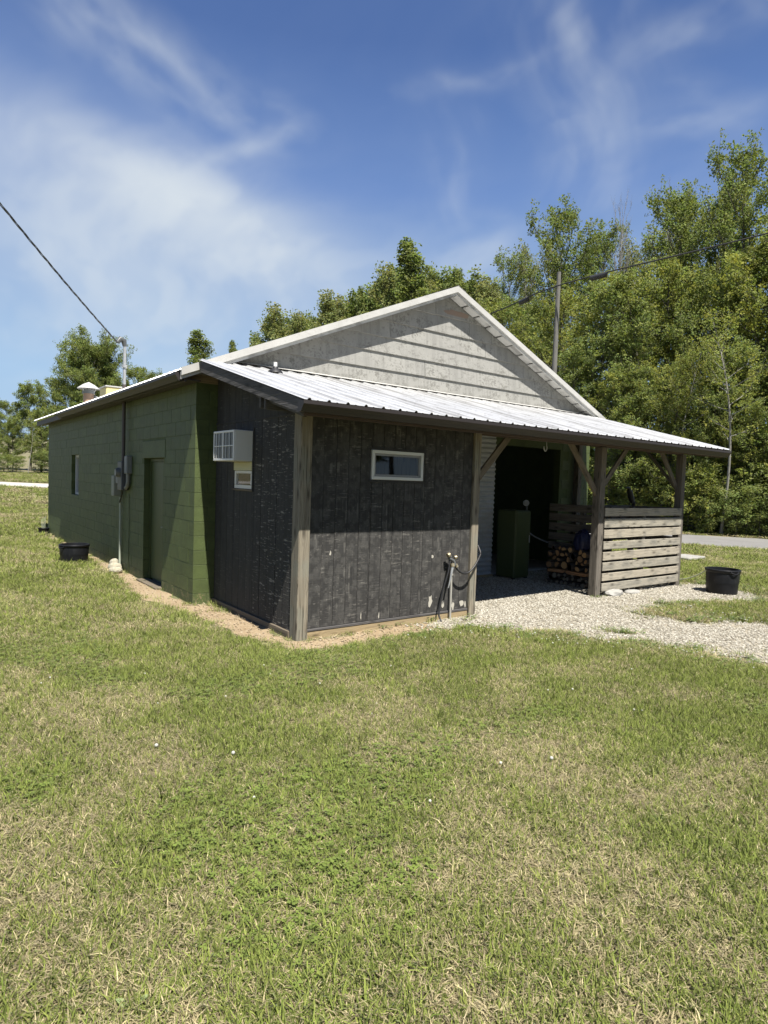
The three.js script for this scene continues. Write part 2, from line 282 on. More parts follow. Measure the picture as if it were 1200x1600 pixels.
  lathe(prof, cx, cz, sides = 28) {                           // prof: [radius, y]
    const o = this.count, m = prof.length; let len = 0;
    for (let k = 0; k < m; k++) { const p0 = prof[Math.max(0, k - 1)], p1 = prof[Math.min(m - 1, k + 1)], dx = p1[0] - p0[0], dy = p1[1] - p0[1], l = Math.hypot(dx, dy) || 1; if (k) len += Math.hypot(prof[k][0] - prof[k - 1][0], prof[k][1] - prof[k - 1][1]);
      for (let s = 0; s <= sides; s++) { const g = s / sides * 2 * Math.PI, c = Math.cos(g), d = Math.sin(g); this.p.push(cx + prof[k][0] * c, prof[k][1], cz + prof[k][0] * d); this.n.push(dy / l * c, -dx / l, dy / l * d); this.u.push(g * .28, len); } }
    const w = sides + 1; for (let k = 0; k < m - 1; k++) for (let s = 0; s < sides; s++) { const q = o + k * w + s; this.i.push(q, q + w, q + 1, q + 1, q + w, q + w + 1); }
    return this;
  }
  geo() {
    const g = new THREE.BufferGeometry(); g.setAttribute('position', new THREE.Float32BufferAttribute(this.p, 3)); g.setAttribute('normal', new THREE.Float32BufferAttribute(this.n, 3)); g.setAttribute('uv', new THREE.Float32BufferAttribute(this.u, 2)); g.setIndex(this.i); return g;
  }
}
const gb = (grain, off) => { const g = new GB(); g.grain = grain || 'y'; g.off = off || [R() * 3, R() * 3]; return g; };
function mesh(name, b, mat, parent) { const m = new THREE.Mesh(b instanceof GB ? b.geo() : b, mat); m.name = name; m.castShadow = m.receiveShadow = true; parent.add(m); return m; }
const taken = {};
function numbered(n) { const k = taken[n] = (taken[n] === undefined ? 0 : taken[n] + 1); return k ? n + '_' + String(k).padStart(3, '0') : n; }
function tag(o, label, category, group) { o.userData.label = label; o.userData.category = category; if (group) o.userData.group = group; return o; }
function thing(name, label, category, pos = [0, 0, 0], group) { const g = new THREE.Group(); g.name = numbered(name); g.position.set(...pos); scene.add(g); return tag(g, label, category, group); }
function rebase(g, x, y, z) { g.position.set(x, y, z); for (const c of g.children) c.position.set(c.position.x - x, c.position.y - y, c.position.z - z); return g; }   // parts were made in world metres
function setting(name, geo, mat) { const m = mesh(numbered(name), geo, mat, scene); m.userData.kind = 'structure'; return m; }
const bx = (name, parent, mat, x0, x1, y0, y1, z0, z1, c = .003, grain = 'y') => {
  const cx = (x0 + x1) / 2, cy = (y0 + y1) / 2, cz = (z0 + z1) / 2; const m = mesh(name, gb(grain).box(x0 - cx, x1 - cx, y0 - cy, y1 - cy, z0 - cz, z1 - cz, c), mat, parent); m.position.set(cx, cy, cz);
  if (parent.isMesh) m.position.sub(parent.position); return m; };

// ---------------------------------------------------------------- terrain
const rise = z => { const d = -12 - z; return d < -3 ? 0 : d < 3 ? .035 * (d + 3) * (d + 3) / 12 : .035 * d; };
const ground = (x, z) => rise(z);
const patchN = (x, z) => fbm(x * .8 + 31, z * .8 + 17, 210, 3) * .28 + fbm(x * 3.3 + 3, z * 3.3 + 9, 230, 3) * .72;
{
  const tex = colorTex(1024, 1024, (u, v) => {
    const a = fbm(u * 7, v * 7, 141, 5, 7, 7), s = vnoise(u * 260, v * 90, 143, 260, 90), s2 = vnoise(u * 90, v * 260, 145, 90, 260), f = vnoise(u * 300, v * 300, 147, 300, 300);
    let c = mix3([.075, .08, .03], [.16, .135, .068], smooth(.35, .65, a)); c = mix3(c, [.26, .225, .13], .6 * smooth(.6, .9, Math.max(s, s2))); return mix3(c, [.05, .042, .028], .55 * smooth(.6, .9, f));
  }, 5, 5);
  const g = new GB(), rings = [0], sect = 120; let r = .4; while (r < 700) { rings.push(r); r *= 1.1; }
  for (const q of rings) for (let s = 0; s <= sect; s++) { const a = s / sect * 2 * Math.PI, x = 4 + q * Math.cos(a), z = -2 + q * Math.sin(a); g.p.push(x, q > 300 ? ground(x, z) + (q - 300) * .02 : ground(x, z), z); g.n.push(0, 1, 0); g.u.push(x, z); }
  const w = sect + 1; for (let k = 0; k < rings.length - 1; k++) for (let s = 0; s < sect; s++) { const q = k * w + s; g.i.push(q, q + 1, q + w, q + 1, q + w + 1, q + w); }
  const geo = g.geo(); geo.computeVertexNormals();
  setting('ground', geo, std({ map: tex, roughness: .95, bumpMap: greyTex(512, 512, (u, v) => fbm(u * 60, v * 60, 151, 4, 60, 60), 5, 5), bumpScale: .02 }));
}
// areas without lawn: polygons in x, z with ragged edges
const inside = (p, x, z) => { let c = false; for (let i = 0, j = p.length - 1; i < p.length; j = i++) if ((p[i][1] > z) !== (p[j][1] > z) && x < (p[j][0] - p[i][0]) * (z - p[i][1]) / (p[j][1] - p[i][1]) + p[i][0]) c = !c; return c; };
const edgeDist = (p, x, z) => { let d = 1e9; for (let i = 0, j = p.length - 1; i < p.length; j = i++) { const ex = p[j][0] - p[i][0], ez = p[j][1] - p[i][1], t = clamp(((x - p[i][0]) * ex + (z - p[i][1]) * ez) / (ex * ex + ez * ez)); d = Math.min(d, Math.hypot(p[i][0] + ex * t - x, p[i][1] + ez * t - z)); } return d; };
const signed = (p, x, z) => (inside(p, x, z) ? 1 : -1) * edgeDist(p, x, z);
const GRAVEL = [[1.75, 2.46], [2.05, 2.85], [2.45, 3.02], [3.15, 3.36], [3.50, 4.0], [3.66, 4.62], [4.26, 5.7], [5.2, 7.2], [7.2, 9.2], [10.5, 9.6], [8.6, 6.5], [6.9, 5.0], [5.75, 4.5], [5.05, 3.7], [5.2, 3.28], [6.4, 3.35], [7.7, 3.75], [8.75, 3.95], [9.35, 3.55], [9.1, 2.9], [8.78, 2.4], [8.78, -.02], [2.9, -.02], [2.9, 2.46]];
const DIRT = [[-.06, -11], [-.28, -7.2], [-.16, -6], [-.36, -3.1], [-.46, -1.4], [-.46, -.25], [-.30, .75], [-.20, 1.3], [-.08, 2.45], [.16, 2.86], [.6, 2.98], [1.3, 2.9], [2.15, 2.86], [2.3, 2.4], [.3, 2.4], [.25, 0], [.02, -.02], [.02, -11]];
const TUFTPATCH = [[3.75, 3.75], [4.45, 3.98], [4.62, 4.35], [4.1, 4.45], [3.8, 4.15]];
const gravelAt = (x, z) => signed(GRAVEL, x, z) + (fbm(x * 2.6, z * 2.6, 260, 4) - .5) * .95 - (inside(TUFTPATCH, x, z) ? .55 * smooth(-.05, .2, edgeDist(TUFTPATCH, x, z)) : 0);
const dirtAt = (x, z) => signed(DIRT, x, z) + (fbm(x * 3.4, z * 3.4, 270, 3) - .5) * .3 - .06;
function raggedSheet(fn, x0, x1, z0, z1, step, y) {           // cells inside the field become one sheet, edges follow the field
  const b = new GB(), nx = Math.round((x1 - x0) / step), nz = Math.round((z1 - z0) / step);
  for (let i = 0; i < nx; i++) for (let j = 0; j < nz; j++) {
    const q = [[x0 + i * step, z0 + j * step], [x0 + i * step, z0 + (j + 1) * step], [x0 + (i + 1) * step, z0 + (j + 1) * step], [x0 + (i + 1) * step, z0 + j * step]], v = q.map(([x, z]) => fn(x, z)), out = [];
    for (let k = 0; k < 4; k++) { const m = (k + 1) % 4; if (v[k] > 0) out.push(q[k]); if ((v[k] > 0) !== (v[m] > 0)) { const t = v[k] / (v[k] - v[m]); out.push([lerp(q[k][0], q[m][0], t), lerp(q[k][1], q[m][1], t)]); } }
    if (out.length > 2) b.poly(out.map(([x, z]) => [x, y + ground(x, z), z]), out);
  }
  return b;
}
{
  const dirt = colorTex(512, 512, (u, v) => { const a = fbm(u * 6, v * 6, 161, 5, 6, 6), f = vnoise(u * 120, v * 120, 163, 120, 120), g = fbm(u * 50, v * 50, 165, 3, 50, 50); let c = mix3([.195, .138, .077], [.275, .212, .13], a); c = mix3(c, [.34, .29, .21], smooth(.7, .95, f) * .7); return mix3(c, [.2, .145, .08], smooth(.6, .8, g) * .4); }, 2, 2);
  setting('dirt_strip', raggedSheet(dirtAt, -1, 2.8, -11.2, 3.4, .1, .005), std({ map: dirt, roughness: .95, bumpMap: greyTex(256, 256, (u, v) => fbm(u * 40, v * 40, 167, 4, 40, 40), 2, 2), bumpScale: .02 }));
  const grav = colorTex(1024, 1024, (u, v) => { const a = fbm(u * 5, v * 5, 171, 4, 5, 5), x = u * 90, y = v * 90; let d = 9, h = 0; for (let i = -1; i < 2; i++) for (let j = -1; j < 2; j++) { const cx = Math.floor(x) + i, cy = Math.floor(y) + j, wx = ((cx % 90) + 90) % 90, wy = ((cy % 90) + 90) % 90, q = Math.hypot(cx + hash(wx, wy, 1) - x, cy + hash(wx, wy, 2) - y); if (q < d) { d = q; h = hash(wx, wy, 3); } } let c = mix3([.16, .145, .108], [.34, .32, .27], h); c = mix3(c, [.30, .245, .16], .45 * a); return mix3(c, [.11, .095, .065], smooth(.45, .8, d) * .8); }, 1.9, 1.9);
  setting('gravel_apron', raggedSheet(gravelAt, 1.2, 11, -.1, 10, .12, .010), std({ map: grav, roughness: .95 }));
}
// roads
function ribbon(center, half, y) {
  const c = new THREE.CatmullRomCurve3(center.map(([x, z]) => new THREE.Vector3(x, 0, z))), n = 160, b = new GB(), P = [];
  for (let k = 0; k <= n; k++) { const p = c.getPoint(k / n), t = c.getTangent(k / n); P.push([p.x - t.z * half, p.z + t.x * half, p.x + t.z * half, p.z - t.x * half]); }
  for (let k = 0; k < n; k++) { const a = P[k], d = P[k + 1], h = (x, z) => [x, ground(x, z) + y, z]; b.poly([h(a[0], a[1]), h(d[0], d[1]), h(d[2], d[3]), h(a[2], a[3])], [[a[0], a[1]], [d[0], d[1]], [d[2], d[3]], [a[2], a[3]]]); }
  return b;
}
const ROAD = [[60, 37], [44, 22], [28, 6.2], [20.6, -2.3], [19.2, -7], [18.7, -15], [20, -26], [26, -42], [40, -62]], LANE = [[18, -22], [12, -28.5], [6.5, -33.5], [1.5, -36.3], [-6, -39.5], [-16, -44], [-40, -54]];
{
  const asphalt = colorTex(512, 512, (u, v) => { const a = fbm(u * 5, v * 5, 181, 5, 5, 5), f = vnoise(u * 200, v * 200, 183, 200, 200); return mix3(mix3([.13, .126, .12], [.175, .17, .163], a), [.25, .24, .225], smooth(.75, .95, f) * .6); }, 4, 4);
  setting('road', ribbon(ROAD, 2.75, .012), std({ map: asphalt, roughness: .9 }));
  const pale = colorTex(256, 256, (u, v) => mix3([.30, .285, .25], [.42, .405, .365], fbm(u * 9, v * 9, 195, 5, 9, 9)), 2, 2);
  setting('gravel_lane', ribbon(LANE, 1.9, .014), std({ map: pale, roughness: .95 }));
  const verge = colorTex(256, 256, (u, v) => mix3([.15, .14, .065], [.28, .235, .135], fbm(u * 9, v * 9, 191, 5, 9, 9)), 2, 2);
  setting('road_verge', ribbon(ROAD, 3.25, .006), std({ map: verge, roughness: .95 }));
}

// ================================================================ the block building
const W = 9.1, L = 11.5, CH = .2032, H0 = .155, YB = -.30;
const RP = { ex: -.30, ey: 3.205, px: 4.6, py: 5.285, rx: 9.24, ry: 3.35, zf: .25, zb: -12.0 };   // main roof: left eave, ridge, right eave, front, back
const roofY = x => x < RP.px ? lerp(RP.ey, RP.py, (x - RP.ex) / (RP.px - RP.ex)) : lerp(RP.py, RP.ry, (x - RP.px) / (RP.rx - RP.px));
const DOOR = { z0: -2.36, z1: -1.37, y0: .035, y1: 2.07 }, WIN = { z0: -8.30, z1: -7.50, y0: 1.25, y1: 2.20 };
let ribbed, gut;                                                // shared by both roofs
const hall = thing('block_building', 'green painted concrete block building with white metal gable roof', 'building');
{
  // core behind the block faces, open at the door and the window
  const core = gb('y');
  const ys = (z0, z1, y0, y1) => core.box(.0045, .17, y0, y1, z0, z1);
  ys(DOOR.z1 + .02, -.007, YB, 3.16); ys(DOOR.z0 - .02, DOOR.z1 + .02, 2.09, 3.16); ys(WIN.z1 + .02, DOOR.z0 - .02, YB, 3.16); ys(WIN.z0 - .02, WIN.z1 + .02, YB, 1.23); ys(WIN.z0 - .02, WIN.z1 + .02, 2.22, 3.16); ys(-L + .007, WIN.z0 - .02, YB, 3.16);
  core.box(.171, 6.03, YB, 3.36, -.17, -.007); core.box(8.06, W - .171, YB, 3.36, -.17, -.007); core.box(6.031, 8.059, 2.62, 3.36, -.17, -.007); core.box(W - .1705, W - .007, YB, 3.3, -.17, -.007); core.box(.171, W - .171, YB, 3.3, -L + .007, -L + .17); core.box(W - .17, W - .007, YB, 3.25, -L + .171, -.171);
  mesh('wall', core, M.mortar, hall);
  const floor = gb('x'); floor.box(.172, W - .172, .0, .04, -L + .172, -.172); mesh('floor_slab', floor, M.slab, hall);
  // blocks: [fixed axis], each its own mesh on shared geometries
  const cache = {};
  const blockGeo = (w, h, d, v) => cache[[w, h, d, v].map(q => q.toFixed ? q.toFixed(3) : q)] ||= gb('y', [v * .27, v * .41]).box(-w / 2, w / 2, -h / 2, h / 2, -d / 2, d / 2, .0026).geo();
  const J = .0045, made = [];
  const cut = (a, b, holes) => { let segs = [[a, b]]; for (const [p, q] of holes) segs = segs.flatMap(([s, e]) => q <= s || p >= e ? [[s, e]] : [[s, p], [q, e]].filter(([x, y]) => y - x > .03)); return segs; };
  for (let k = 0; k < 16; k++) {
    const y0 = H0 + (k - 1) * CH, y1 = Math.min(y0 + CH, 3.15), lo = k ? y0 + J / 2 : YB + .2, hi = y1 - J / 2; if (hi - lo < .04) continue;
    const holes = []; if (y0 < 2.38 - .02) holes.push([DOOR.z0 - (y0 > 1.9 ? .10 : 0), DOOR.z1 + (y0 > 1.9 ? .10 : 0)]); if (y1 > 1.19 && y0 < 2.38) holes.push([WIN.z0, WIN.z1]);
    const odd = k % 2; let z = odd ? -.2032 : 0; const half = 2 * CH;
    while (z > -L + .02) {
      const e = Math.max(z - half, -L); const corner = z === 0;
      for (const [s, t] of cut(e + J / 2 * (e > -L ? 1 : 0), z - (corner ? 0 : J / 2), holes)) made.push({ x: [0, corner ? .19 : .10], y: [lo, hi], z: [s, t], near: -t, k });
      z = e;
    }
    let x = odd ? 0 : .1984; while (x < W - .02) { const e = Math.min(x + half, W); if (x < .7 || x > 8.0) made.push({ x: [x + (x > 0 ? J / 2 : 0), e - J / 2], y: [lo, hi], z: [-(x === 0 ? .19 : .1), 0], near: x < .7 ? 0 : 99, k }); x = e; }
  }
  made.sort((a, b) => a.near - b.near);
  const rest = [];
  made.forEach((b, i) => {
    const w = b.x[1] - b.x[0], h = b.y[1] - b.y[0], d = b.z[1] - b.z[0], v = Math.floor(R() * 4), g = blockGeo(w, h, d, v), px = (b.x[0] + b.x[1]) / 2 + (b.x[0] === 0 && b.near > .2 ? rr(-.0012, .0012) : 0), py = (b.y[0] + b.y[1]) / 2, pz = (b.z[0] + b.z[1]) / 2;
    if (i < 300) { const m = mesh(i ? 'block_' + String(i).padStart(3, '0') : 'block', g, b.k < 1 ? M.greenSplash : M.green[Math.floor(R() * 3)], hall); m.position.set(px, py, pz); }
    else rest.push(g.clone().translate(px, py, pz));
  });
  const rm = mesh('block_courses', mergeGeometries(rest), M.green[0], hall); rm.userData.kind = 'stuff';
  // door with lintel, frame, threshold
  bx('lintel', hall, M.green[1], -.006, .12, 2.075, 2.355, DOOR.z0 - .097, DOOR.z1 + .097, .004);
  const fr = gb('y'); fr.box(.10, .16, .04, 2.07, DOOR.z0, DOOR.z0 + .05, .002); fr.box(.10, .16, .04, 2.07, DOOR.z1 - .05, DOOR.z1, .002); fr.box(.10, .16, 2.02, 2.071, DOOR.z0 + .051, DOOR.z1 - .051, .002);
  mesh('door_frame', fr, M.greenDoor, hall);
  const door = bx('door', hall, M.greenDoor, .115, .155, .05, 2.015, DOOR.z0 + .055, DOOR.z1 - .055, .003);
  const hd = new GB(); hd.tube([[.115, .97, DOOR.z1 - .13], [.06, .97, DOOR.z1 - .13]], .02, 10); hd.tube([[.068, .97, DOOR.z1 - .13], [.068, .965, DOOR.z1 - .26]], .011, 8); hd.tube([[.115, 1.10, DOOR.z1 - .13], [.095, 1.10, DOOR.z1 - .13]], .026, 12);
  const hm = mesh('handle', hd, M.steelGrey, door); hm.position.set(-door.position.x, -door.position.y, -door.position.z);
  bx('threshold', hall, M.baseDark, -.10, .10, -.10, .034, DOOR.z0 - .03, DOOR.z1 + .02, .008, 'z');
  // narrow window
  const wf = gb('y'); const { z0, z1, y0, y1 } = WIN; wf.box(.085, .15, y0, y1, z0, z0 + .045, .002); wf.box(.085, .15, y0, y1, z1 - .045, z1, .002); wf.box(.086, .149, y0, y0 + .05, z0 + .046, z1 - .046, .002); wf.box(.086, .149, y1 - .05, y1, z0 + .046, z1 - .046, .002); wf.box(.09, .145, y0 + .05, y1 - .05, -7.93, -7.87, .002);
  const win = mesh('window', wf, M.vinyl, hall);
  const pn = gb('y'); pn.poly([[.114, y0 + .04, z0 + .04], [.114, y0 + .04, z1 - .04], [.114, y1 - .04, z1 - .04], [.114, y1 - .04, z0 + .04]]); mesh('pane', pn, M.glass, win);
  bx('window_sill', hall, M.green[0], -.004, .12, 1.172, 1.247, z0 - .0, z1 + .0, .004); bx('window_lintel', hall, M.green[1], -.003, .12, 2.203, 2.385, z0, z1, .004);
  // metal cladding of the old shop front under the porch
  const cl = new GB(); const prof = []; for (let y = .06; y <= 2.86; y += .0118) prof.push([y, .028 + .013 * Math.cos((y - .06) / .094 * 2 * Math.PI)]);
  for (let k = 0; k < prof.length - 1; k++) { const [a, b] = prof[k], [c, d] = prof[k + 1]; cl.poly([[3.3, a, b], [6.0, a, b], [6.0, c, d], [3.3, c, d]], [[3.3, a], [6.0, a], [6.0, c], [3.3, c]]); cl.poly([[6.0, a, 0.001], [6.0, c, .001], [6.0, c, d], [6.0, a, b]]); }
  mesh('corrugated_cladding', cl, M.slat, hall);
  bx('cladding_sill', hall, M.base, 3.3, 6.02, -.03, .058, .002, .06, .004, 'x');
  // gable: wide lapped boards, clipped under the rakes
  const clip = (poly, a, b, c) => { const out = []; poly.forEach((p, i) => { const q = poly[(i + 1) % poly.length], u = a * p[0] + b * p[1] - c, v = a * q[0] + b * q[1] - c; if (u <= 0) out.push(p); if ((u <= 0) !== (v <= 0)) { const t = u / (u - v); out.push([lerp(p[0], q[0], t), lerp(p[1], q[1], t)]); } }); return out; };
  const sl = (RP.py - RP.ey) / (RP.px - RP.ex), sr = (RP.py - RP.ry) / (RP.rx - RP.px), drop = .10;
  const rows = [3.22, 3.465, 3.70, 3.985, 4.245, 4.52, 4.82, 5.25], joints = [[4.55], [], [4.1, 7.6], [6.7, 7.25], [3.3, 5.6], [5.15, 5.75], [4.3]];
  const backing = gb('x'); { let t = [[-.2, 3.1], [9.15, 3.1], [9.15, 6], [-.2, 6]]; t = clip(t, -sl, 1, RP.ey - sl * RP.ex - drop - .01); t = clip(t, sr, 1, RP.ry + sr * RP.rx - drop - .01); backing.poly(t.map(([x, y]) => [x, y, .002]).reverse()); backing.poly(t.map(([x, y]) => [x, y, -.12])); mesh('gable_sheathing', backing, M.inside, hall); }
  for (let r = 0; r < rows.length - 1; r++) {
    const xs = [-.25, ...joints[r], 9.2];
    for (let k = 0; k < xs.length - 1; k++) {
      let t = [[xs[k] + .004, rows[r] + (k % 2) * .006 - .012], [xs[k + 1] - .004, rows[r] + (k % 2) * .006 - .012 + rr(-.008, .008)], [xs[k + 1] - .004, rows[r + 1]], [xs[k] + .004, rows[r + 1]]];
      t = clip(t, -sl, 1, RP.ey - sl * RP.ex - drop); t = clip(t, sr, 1, RP.ry + sr * RP.rx - drop); if (t.length < 3) continue;
      const b = gb('x'), zf = y => .010 + .028 * clamp((rows[r + 1] - y) / (rows[r + 1] - rows[r]), 0, 1.1); b.poly(t.map(([x, y]) => [x, y, zf(y)]));
      t.forEach((p, i) => { const q = t[(i + 1) % t.length]; b.poly([[p[0], p[1], zf(p[1])], [p[0], p[1], .003], [q[0], q[1], .003], [q[0], q[1], zf(q[1])]]); });
      mesh('siding_board', b, M.siding[r < 1 ? 2 : (r + k) % 2], hall);
    }
  }
  { const b = gb('x'); const pts = []; for (let k = 0; k < 16; k++) { const a = k / 16 * 6.283, q = .75 + .5 * hash(k, 3, 8); pts.push([4.80 + Math.cos(a) * .30 * q, 4.905 + Math.sin(a) * .055 * q, .0385]); } b.poly(pts); for (let k = 0; k < b.n.length; k += 3) { b.n[k] = b.n[k + 1] = 0; b.n[k + 2] = 1; } mesh('bare_patch', b, M.sidingRust, hall); }
  // roof panels with ribs
  ribbed = (n0, P, len, width) => {                       // P(x across, s along, n up) -> xyz ; ribs run along s
    const b = new GB(), pr = []; for (let x = 0; x < width - .001; x += .2286) { pr.push([x, 0], [x + .035, 0], [x + .05, .019], [x + .068, .019], [x + .083, 0], [x + .14, 0], [x + .15, .004], [x + .16, .004], [x + .17, 0]); } pr.push([width, 0]);
    for (let k = 0; k < pr.length - 1; k++) { const [a, h] = pr[k], [c, g] = pr[k + 1]; if (c > width) break; b.poly([P(a, 0, h), P(a, len, h), P(c, len, g), P(c, 0, g)], [[n0 + a, 0], [n0 + a, len], [n0 + c, len], [n0 + c, 0]]); b.poly([P(a, len, h), P(a, len, h - .003), P(c, len, g - .003), P(c, len, g)]); }
    return b;
  };
  const roof = new THREE.Group(); roof.name = 'roof'; hall.add(roof);
  for (const side of [0, 1]) {
    const ex = side ? RP.rx : RP.ex, ey = side ? RP.ry : RP.ey, len = Math.hypot(ex - RP.px, ey - RP.py), dx = (ex - RP.px) / len, dy = (ey - RP.py) / len, nx = side ? -dy : dy, ny = Math.abs(dx); let n = 0;
    for (let z = RP.zf; z > RP.zb + .05; z -= .9144) { const wdt = Math.min(.9144, z - RP.zb), zz = z; const P = (a, s, h) => [RP.px + dx * s + Math.abs(dy) * (side ? 1 : -1) * h, RP.py + dy * s + ny * h, zz - a]; mesh('roof_panel', ribbed(n++ * .9144, P, len, wdt), M.roof, roof); }
  }
  const cap = gb('z'); for (const s of [-1, 1]) { const m = s < 0 ? sl : sr; cap.poly([[RP.px, RP.py + .045, RP.zf + .02], [RP.px + s * .2, RP.py + .045 - m * .2, RP.zf + .02], [RP.px + s * .2, RP.py + .045 - m * .2, RP.zb], [RP.px, RP.py + .045, RP.zb]]); }
  mesh('ridge_cap', cap, M.trimWhite, roof);
  // rake trim, sub-fascia and soffit planks at the front overhang
  const band = (name, x0, x1, o0, o1, z0, z1, mat, parent) => { const b = gb('x'); const y = x => roofY(x); const p = [[x0, y(x0) + o0], [x1, y(x1) + o0], [x1, y(x1) + o1], [x0, y(x0) + o1]]; b.poly([...p].reverse().map(q => [...q, z1])); b.poly(p.map(q => [...q, z0])); p.forEach((q, i) => { const t = p[(i + 1) % 4]; b.poly([[...q, z0], [...q, z1], [...t, z1], [...t, z0]]); }); return mesh(name, b, mat, parent); };
  for (const [a, c] of [[RP.ex, RP.px], [RP.px, RP.rx]]) {
    band('rake_trim', a, c, .028, -.075, RP.zf - .004, RP.zf + .022, M.trimWhite, roof);
    band('rake_board', a, c, -.03, -.125, RP.zf - .035, RP.zf - .006, M.soffit, roof);
    const n = 15, st = (c - a) / n; for (let k = 0; k < n; k++) band('soffit_plank', a + st * k + .03, a + st * (k + 1) - .012, -.092 - rr(0, .012), -.115, .045, RP.zf - .038, M.soffit, roof);
    band('rafter', a + .02, c - .02, -.03, -.08, .06, .11, M.fascia, roof);
  }
  // eave: fascia, soffit, brown gutter ending part way back
  bx('fascia', hall, M.fascia, -.235, -.205, 3.06, 3.19, RP.zb + .05, RP.zf - .05, .003, 'z');
  bx('soffit', hall, M.fascia, -.203, -.008, 3.09, 3.105, RP.zb + .06, RP.zf - .06, 0, 'z');
  const ks = [[0, 0], [.065, 0], [.085, .035], [.115, .075], [.115, .11], [.105, .11], [.105, .08], [.078, .04], [.06, .008], [.008, .008], [.008, .105], [0, .105]];
  gut = (P, len) => { const b = new GB(); ks.forEach((p, i) => { const q = ks[(i + 1) % ks.length]; b.poly([P(p[0], p[1], 0), P(q[0], q[1], 0), P(q[0], q[1], len), P(p[0], p[1], len)]); }); const e = [[0, 0], [.065, 0], [.085, .035], [.115, .075], [.115, .11], [0, .11]]; b.poly(e.map(p => P(p[0], p[1], 0))); b.poly(e.map(p => P(p[0], p[1], len)).reverse()); return b; };
  mesh('gutter', gut((a, b, s) => [-.237 - a, 3.07 + b - .004 * s * .2, .17 - s], 8.4), M.gutter, hall);
  // right eave fascia
  bx('fascia', hall, M.fascia, 9.16, 9.19, 3.2, 3.34, RP.zb + .05, RP.zf - .05, .003, 'z');
}
rebase(hall, 4.55, 0, -5.75);

